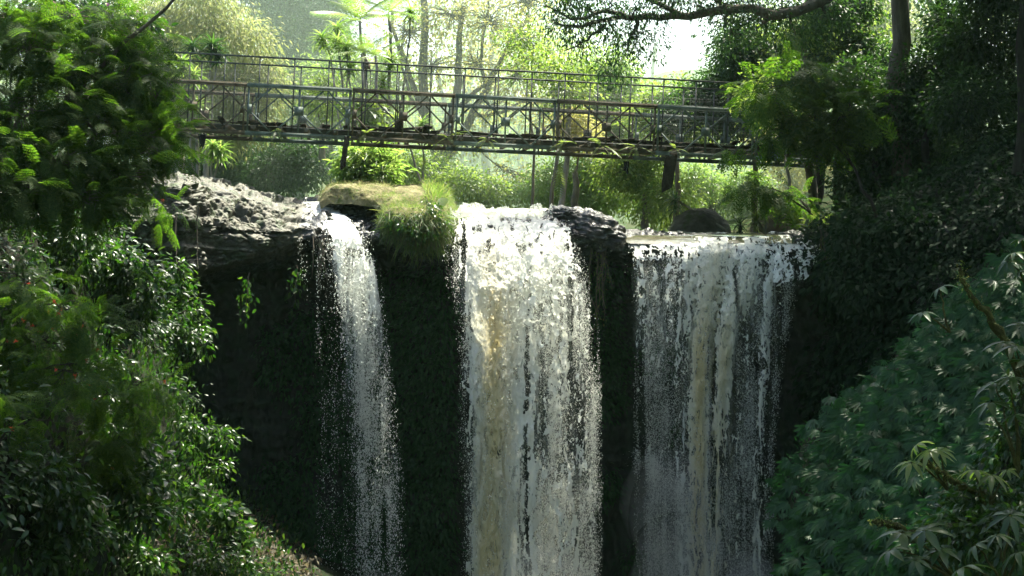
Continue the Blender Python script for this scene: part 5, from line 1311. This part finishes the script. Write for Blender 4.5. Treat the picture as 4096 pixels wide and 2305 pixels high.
for i, (lab, mat, leaf, pts, n, nl, Y_, sz, root, fl) in enumerate([
    ('glossy broad-leaved shrub jutting right below the dry slab', 'leaf_glossy', FINE, [(430, 1040, 110, 70), (540, 1090, 100, 70), (600, 1170, 50, 60), (480, 1180, 120, 70), (380, 1150, 90, 80), (540, 1250, 80, 50), (460, 1300, 90, 50), (420, 1420, 80, 70)], 560, 8, 27, .15, (200, 1500), None),
    ('small-leaved glossy shrub left of the dry slab', 'leaf_glossy', FINE, [(200, 880, 120, 60), (300, 950, 110, 60), (130, 980, 130, 70), (380, 900, 60, 70), (270, 1050, 120, 60), (420, 830, 40, 50)], 330, 8, 25, .14, (0, 1250), None),
    ('glossy shrub with mauve blossoms at the top left corner', 'leaf_glossy', FINE, [(150, 40, 120, 60), (300, 30, 120, 60), (420, 60, 110, 60), (240, 130, 110, 50), (560, 100, 70, 60), (50, 110, 90, 70)], 300, 8, 28, .15, (0, 600), (M['pink_flower'], 26, .07, None)),
    ('leafy climber trailing down the mouth of the dark cave', 'leaf_glossy', FINE, [(700, 1080, 40, 60), (730, 1150, 40, 60), (760, 1230, 50, 60), (790, 1320, 45, 60), (740, 1360, 60, 70), (810, 1390, 30, 50), (700, 1280, 40, 80)], 200, 7, 32.8, .15, (700, 1030), None),
    ('clump of white-lit leaves hanging below the cave mouth', 'leaf_glossy', FINE, [(770, 1710, 50, 30), (860, 1740, 60, 35), (910, 1770, 30, 30), (740, 1800, 40, 30), (870, 1870, 50, 30)], 110, 7, 31, .15, (820, 1950), None),
    ('heart-leaved climber on the slope above the leaf litter', 'leaf_glossy', T_leaf_fine(.75, .06, .25), [(880, 2050, 60, 60), (930, 2120, 50, 60), (800, 2020, 50, 50), (720, 1990, 60, 60), (960, 2180, 40, 40)], 130, 6, 29, .16, (860, 2200), None),
    ('grey-green broad-leaved shrub low on the left slope', 'leaf_glossy', FINE, [(500, 1790, 90, 60), (580, 1850, 70, 60), (490, 1930, 90, 60), (620, 1950, 70, 60), (560, 2060, 90, 60), (680, 2060, 60, 50)], 200, 6, 21.5, .16, (300, 2200), None),
    ('dim broad-leaved shrub in deep shade at the lower left', 'leaf_glossy', FINE, [(180, 1900, 120, 70), (260, 2000, 120, 80), (90, 2050, 130, 100), (300, 2130, 120, 80), (150, 2230, 140, 80)], 420, 6, 18.5, .13, (0, 2400), None),
    ('low leafy cover over the leaf litter at the bottom of the left slope', 'leaf_glossy', FINE, [(720, 2180, 90, 40), (850, 2240, 100, 35), (640, 2230, 80, 50), (960, 2270, 80, 30), (780, 2290, 110, 30), (1060, 2300, 60, 20)], 210, 7, 26.5, .13, (800, 2380), None),
    ('small-leaved shrub at the foot of the slope beside the leaf litter', 'leaf_glossy', FINE, [(420, 2150, 80, 60), (500, 2210, 90, 60), (360, 2250, 80, 50), (600, 2260, 80, 40)], 170, 8, 22.5, .14, (420, 2400), None),
    ('narrow small-leaved shrub between the two feathery shrubs', 'leaf_glossy', FINE, [(420, 1480, 50, 60), (440, 1590, 50, 60), (400, 1690, 60, 60), (330, 1760, 70, 50), (430, 1870, 60, 50)], 170, 8, 23.5, .13, (300, 1950), None),
]):
    foliage('broadleaf_shrub' if 'climber' not in lab and 'hanging' not in lab else 'climber', lab, 'shrub' if 'climber' not in lab else 'climber', [bl(x, y, Y_ + (x * 3 % 7) / 7 * 1.2, a_, b_) for x, y, a_, b_ in pts], leaf, sz, n, nl, .13, M[mat], 'broad-leaved plants of the left slope', 430 + i, droop=.55, root=P(*root, Y_ + .6), sr=.02, flowers=fl)

# creepers hanging from the dry slab
for i, (px, py, Y_, L, lab) in enumerate([(705, 860, 33.2, 300, 'bare hanging root in front of the block of dry rock'), (800, 830, 34.0, 260, 'hanging root at the right corner of the dry rock block'), (1000, 1090, 35, 190, 'leafy vine hanging from the slab above the cave, left one'), (1185, 1060, 36, 130, 'leafy vine hanging from the slab, nearest the narrow waterfall'), (1290, 950, 36.2, 180, 'pale root strands hanging beside the narrow waterfall'), (2395, 950, 37.9, 330, 'green strand of moss hanging from the rock saddle'), (3300, 930, 37.5, 260, 'yellowish moss curtain hanging at the right end of the lip')]):
    r = np.random.default_rng(500 + i); e0 = P(px, py, Y_); e = empty('hanging_vine', lab, 'vine', e0, 'vines and roots hanging from the cliff')
    st, lf = MB(), MB()
    for k in range(1 if i < 4 else 9):
        a_ = e0 + r.normal(0, .12 if i >= 4 else .02, 3) * [1, .3, .3]; b_ = a_ + [r.normal(0, .12), -.05, -L * Y_ / F * r.uniform(.6, 1.1)]
        p_ = wiggle(a_, b_, 12, .05, 0, r); st.tube(p_ - e0, np.linspace(.02, .008, 12), 4)
        m_ = 6 if i in (0, 1, 4) else 70 if i in (2, 3) else 26
        q = p_[r.integers(2, 12, m_)] + r.normal(0, .1 if i in (2, 3) else .035, (m_, 3))
        lf.scatter(FINE, q - e0, frames(r.normal(0, .5, (m_, 3)) + [0, -.2, -.8], (0, -.6, .5), .5, r), (.16 if i in (2, 3) else .08) * r.uniform(.5, 1.2, m_))
    st.build('stem', M['bark'], e, True); lf.build('leaves', M['leaf_glossy'] if i not in (5, 6) else M['grass'], e)

# ================================================================== grass and plants on the bank, ferns on the bridge
r = np.random.default_rng(600); mb = MB()
B_ = T_blade(.035, .55)
def grass_on(G_, n, cond, s0, s1, hang, seed):
    r = np.random.default_rng(seed); p, nn = pick_surface(G_, n, cond, r)
    i_ = r.integers(0, len(p), n); p = p[i_] + r.normal(0, .04, (n, 3)); nn = nn[i_]
    nn = np.where(nn[:, 2:3] < 0, -nn, nn)
    d = nn * .5 + np.array([0, -.15, .55 - hang]) + r.normal(0, .35, (n, 3))
    return p, frames(d, (0, 0, 1), .4, r), r.uniform(s0, s1, n)
mb = MB()
mb.scatter(B_, *grass_on(BANK, 6000, lambda px, py, p: (py < 800), .03, .09, .25, 1)); tag(mb.build('dry_grass', M['dry_grass']), kind='stuff')
mb = MB()
mb.scatter(B_, *grass_on(BANK, 2600, lambda px, py, p: (px < 1560) & (py > 742) & (py < 800), .07, .2, .6, 9)); tag(mb.build('dry_grass', M['dry_grass']), kind='stuff')
mb = MB()
mb.scatter(B_, *grass_on(BANK, 9000, lambda px, py, p: (px > 1500) & (py > 785), .07, .19, .45, 2))
mb.scatter(B_, *grass_on(BANK, 2500, lambda px, py, p: (px > 1530) & (py > 850), .2, .55, 1.2, 3))
mb.scatter(B_, *grass_on(BANK, 900, lambda px, py, p: (px > 1700) & (px < 1790) & (py > 755) & (py < 810), .2, .42, -.2, 4))
tag(mb.build('grass', M['grass']), kind='stuff')
foliage('trailing_plant', 'dark green leafy plant trailing down the right shoulder of the grassy bank', 'plant', [bl(1720, 850, 36.4, 50, 40), bl(1750, 910, 36.4, 40, 50), bl(1690, 930, 36.1, 50, 40), bl(1640, 900, 36, 50, 35), bl(1580, 880, 36.2, 40, 30)], FINE, .10, 130, 7, .09, M['leaf_glossy'], None, 620, droop=1., root=P(1730, 820, 37))
taro = empty('taro_plant', 'taro plant with heart-shaped leaves on the right shoulder of the grassy bank', 'plant', P(1760, 860, 37.6))
LT = T_leaf_fine(.9, .05, .15)
for i, (px, py, s) in enumerate([(1720, 800, .30), (1770, 790, .34), (1745, 815, .28)]):
    h = P(px, py, 37.4 - .1 * i) - P(1760, 860, 37.6); q = MB(); q.tube(wiggle((0, 0, 0), h, 6, .05), .012, 5); q.build('stem', M['moss'], taro, True)
    q = MB(); q.scatter(LT, h[None], frames(np.array([[(-.5, .1, .5)[i], -.6, -.5]]), (0, -.4, 1), .1), np.array([s])); q.build('leaf', M['leaf_mid'], taro)
FERN = T_frond(15, .20, .55, .25, .030)
for i, (u_, v_, n_, s_, lab) in enumerate([(3.5, -.02, 5, .45, 'fern tuft growing on the bridge deck beside the second rusty panel'), (5.9, -.05, 5, .5, 'fern growing at the joint left of the green middle panel'), (7.1, -.06, 6, .5, 'trailing weeds on the bottom chord of the green middle panel'), (9.35, -.06, 5, .55, 'fern drooping over the bottom chord under the rusty right panel'),
                                   (10.5, -.06, 4, .75, 'largest fern frond hanging below the bridge, near its right half'), (11.6, -.06, 5, .45, 'fern hanging at the right end of the rusty right panel'), (12.8, -.05, 4, .4, 'small fern on the bottom chord of the dark right panels'), (.9, -.05, 4, .4, 'leafy tuft on the bridge deck at the first green panel joint')]):
    r = np.random.default_rng(700 + i); b = B2W(np.array([[u_, v_, .14]]))[0]
    e = empty('fern', lab, 'fern', b, 'ferns growing on the bridge')
    for k in range(n_):
        az = r.uniform(-100, 100); R_ = rot('Z', 180 + az) @ rot('X', r.uniform(-40, 50))
        build('frond', FERN[0] * s_ * r.uniform(.7, 1.2) @ R_.T, FERN[1], M['leaf_mid'], e)
hang = P(2235, 690, 48)
for i, (px, py, L, Y_, lab) in enumerate([(2240, 640, 1.15, 42.2, 'long fern frond hanging straight down below the bridge deck'), (1697, 610, .55, 42, 'small leafy sprig dangling below the bridge left of its middle')]):
    b = P(px, py, Y_); e = empty('fern', lab, 'fern', b, 'ferns growing on the bridge')
    for k in range(2):
        R_ = rot('Z', 180 + 50 * k - 20) @ rot('X', -78)
        build('frond', FERN[0] * [1, 1, .2] * L * (1 - .3 * k) @ R_.T, FERN[1], M['leaf_mid'], e)
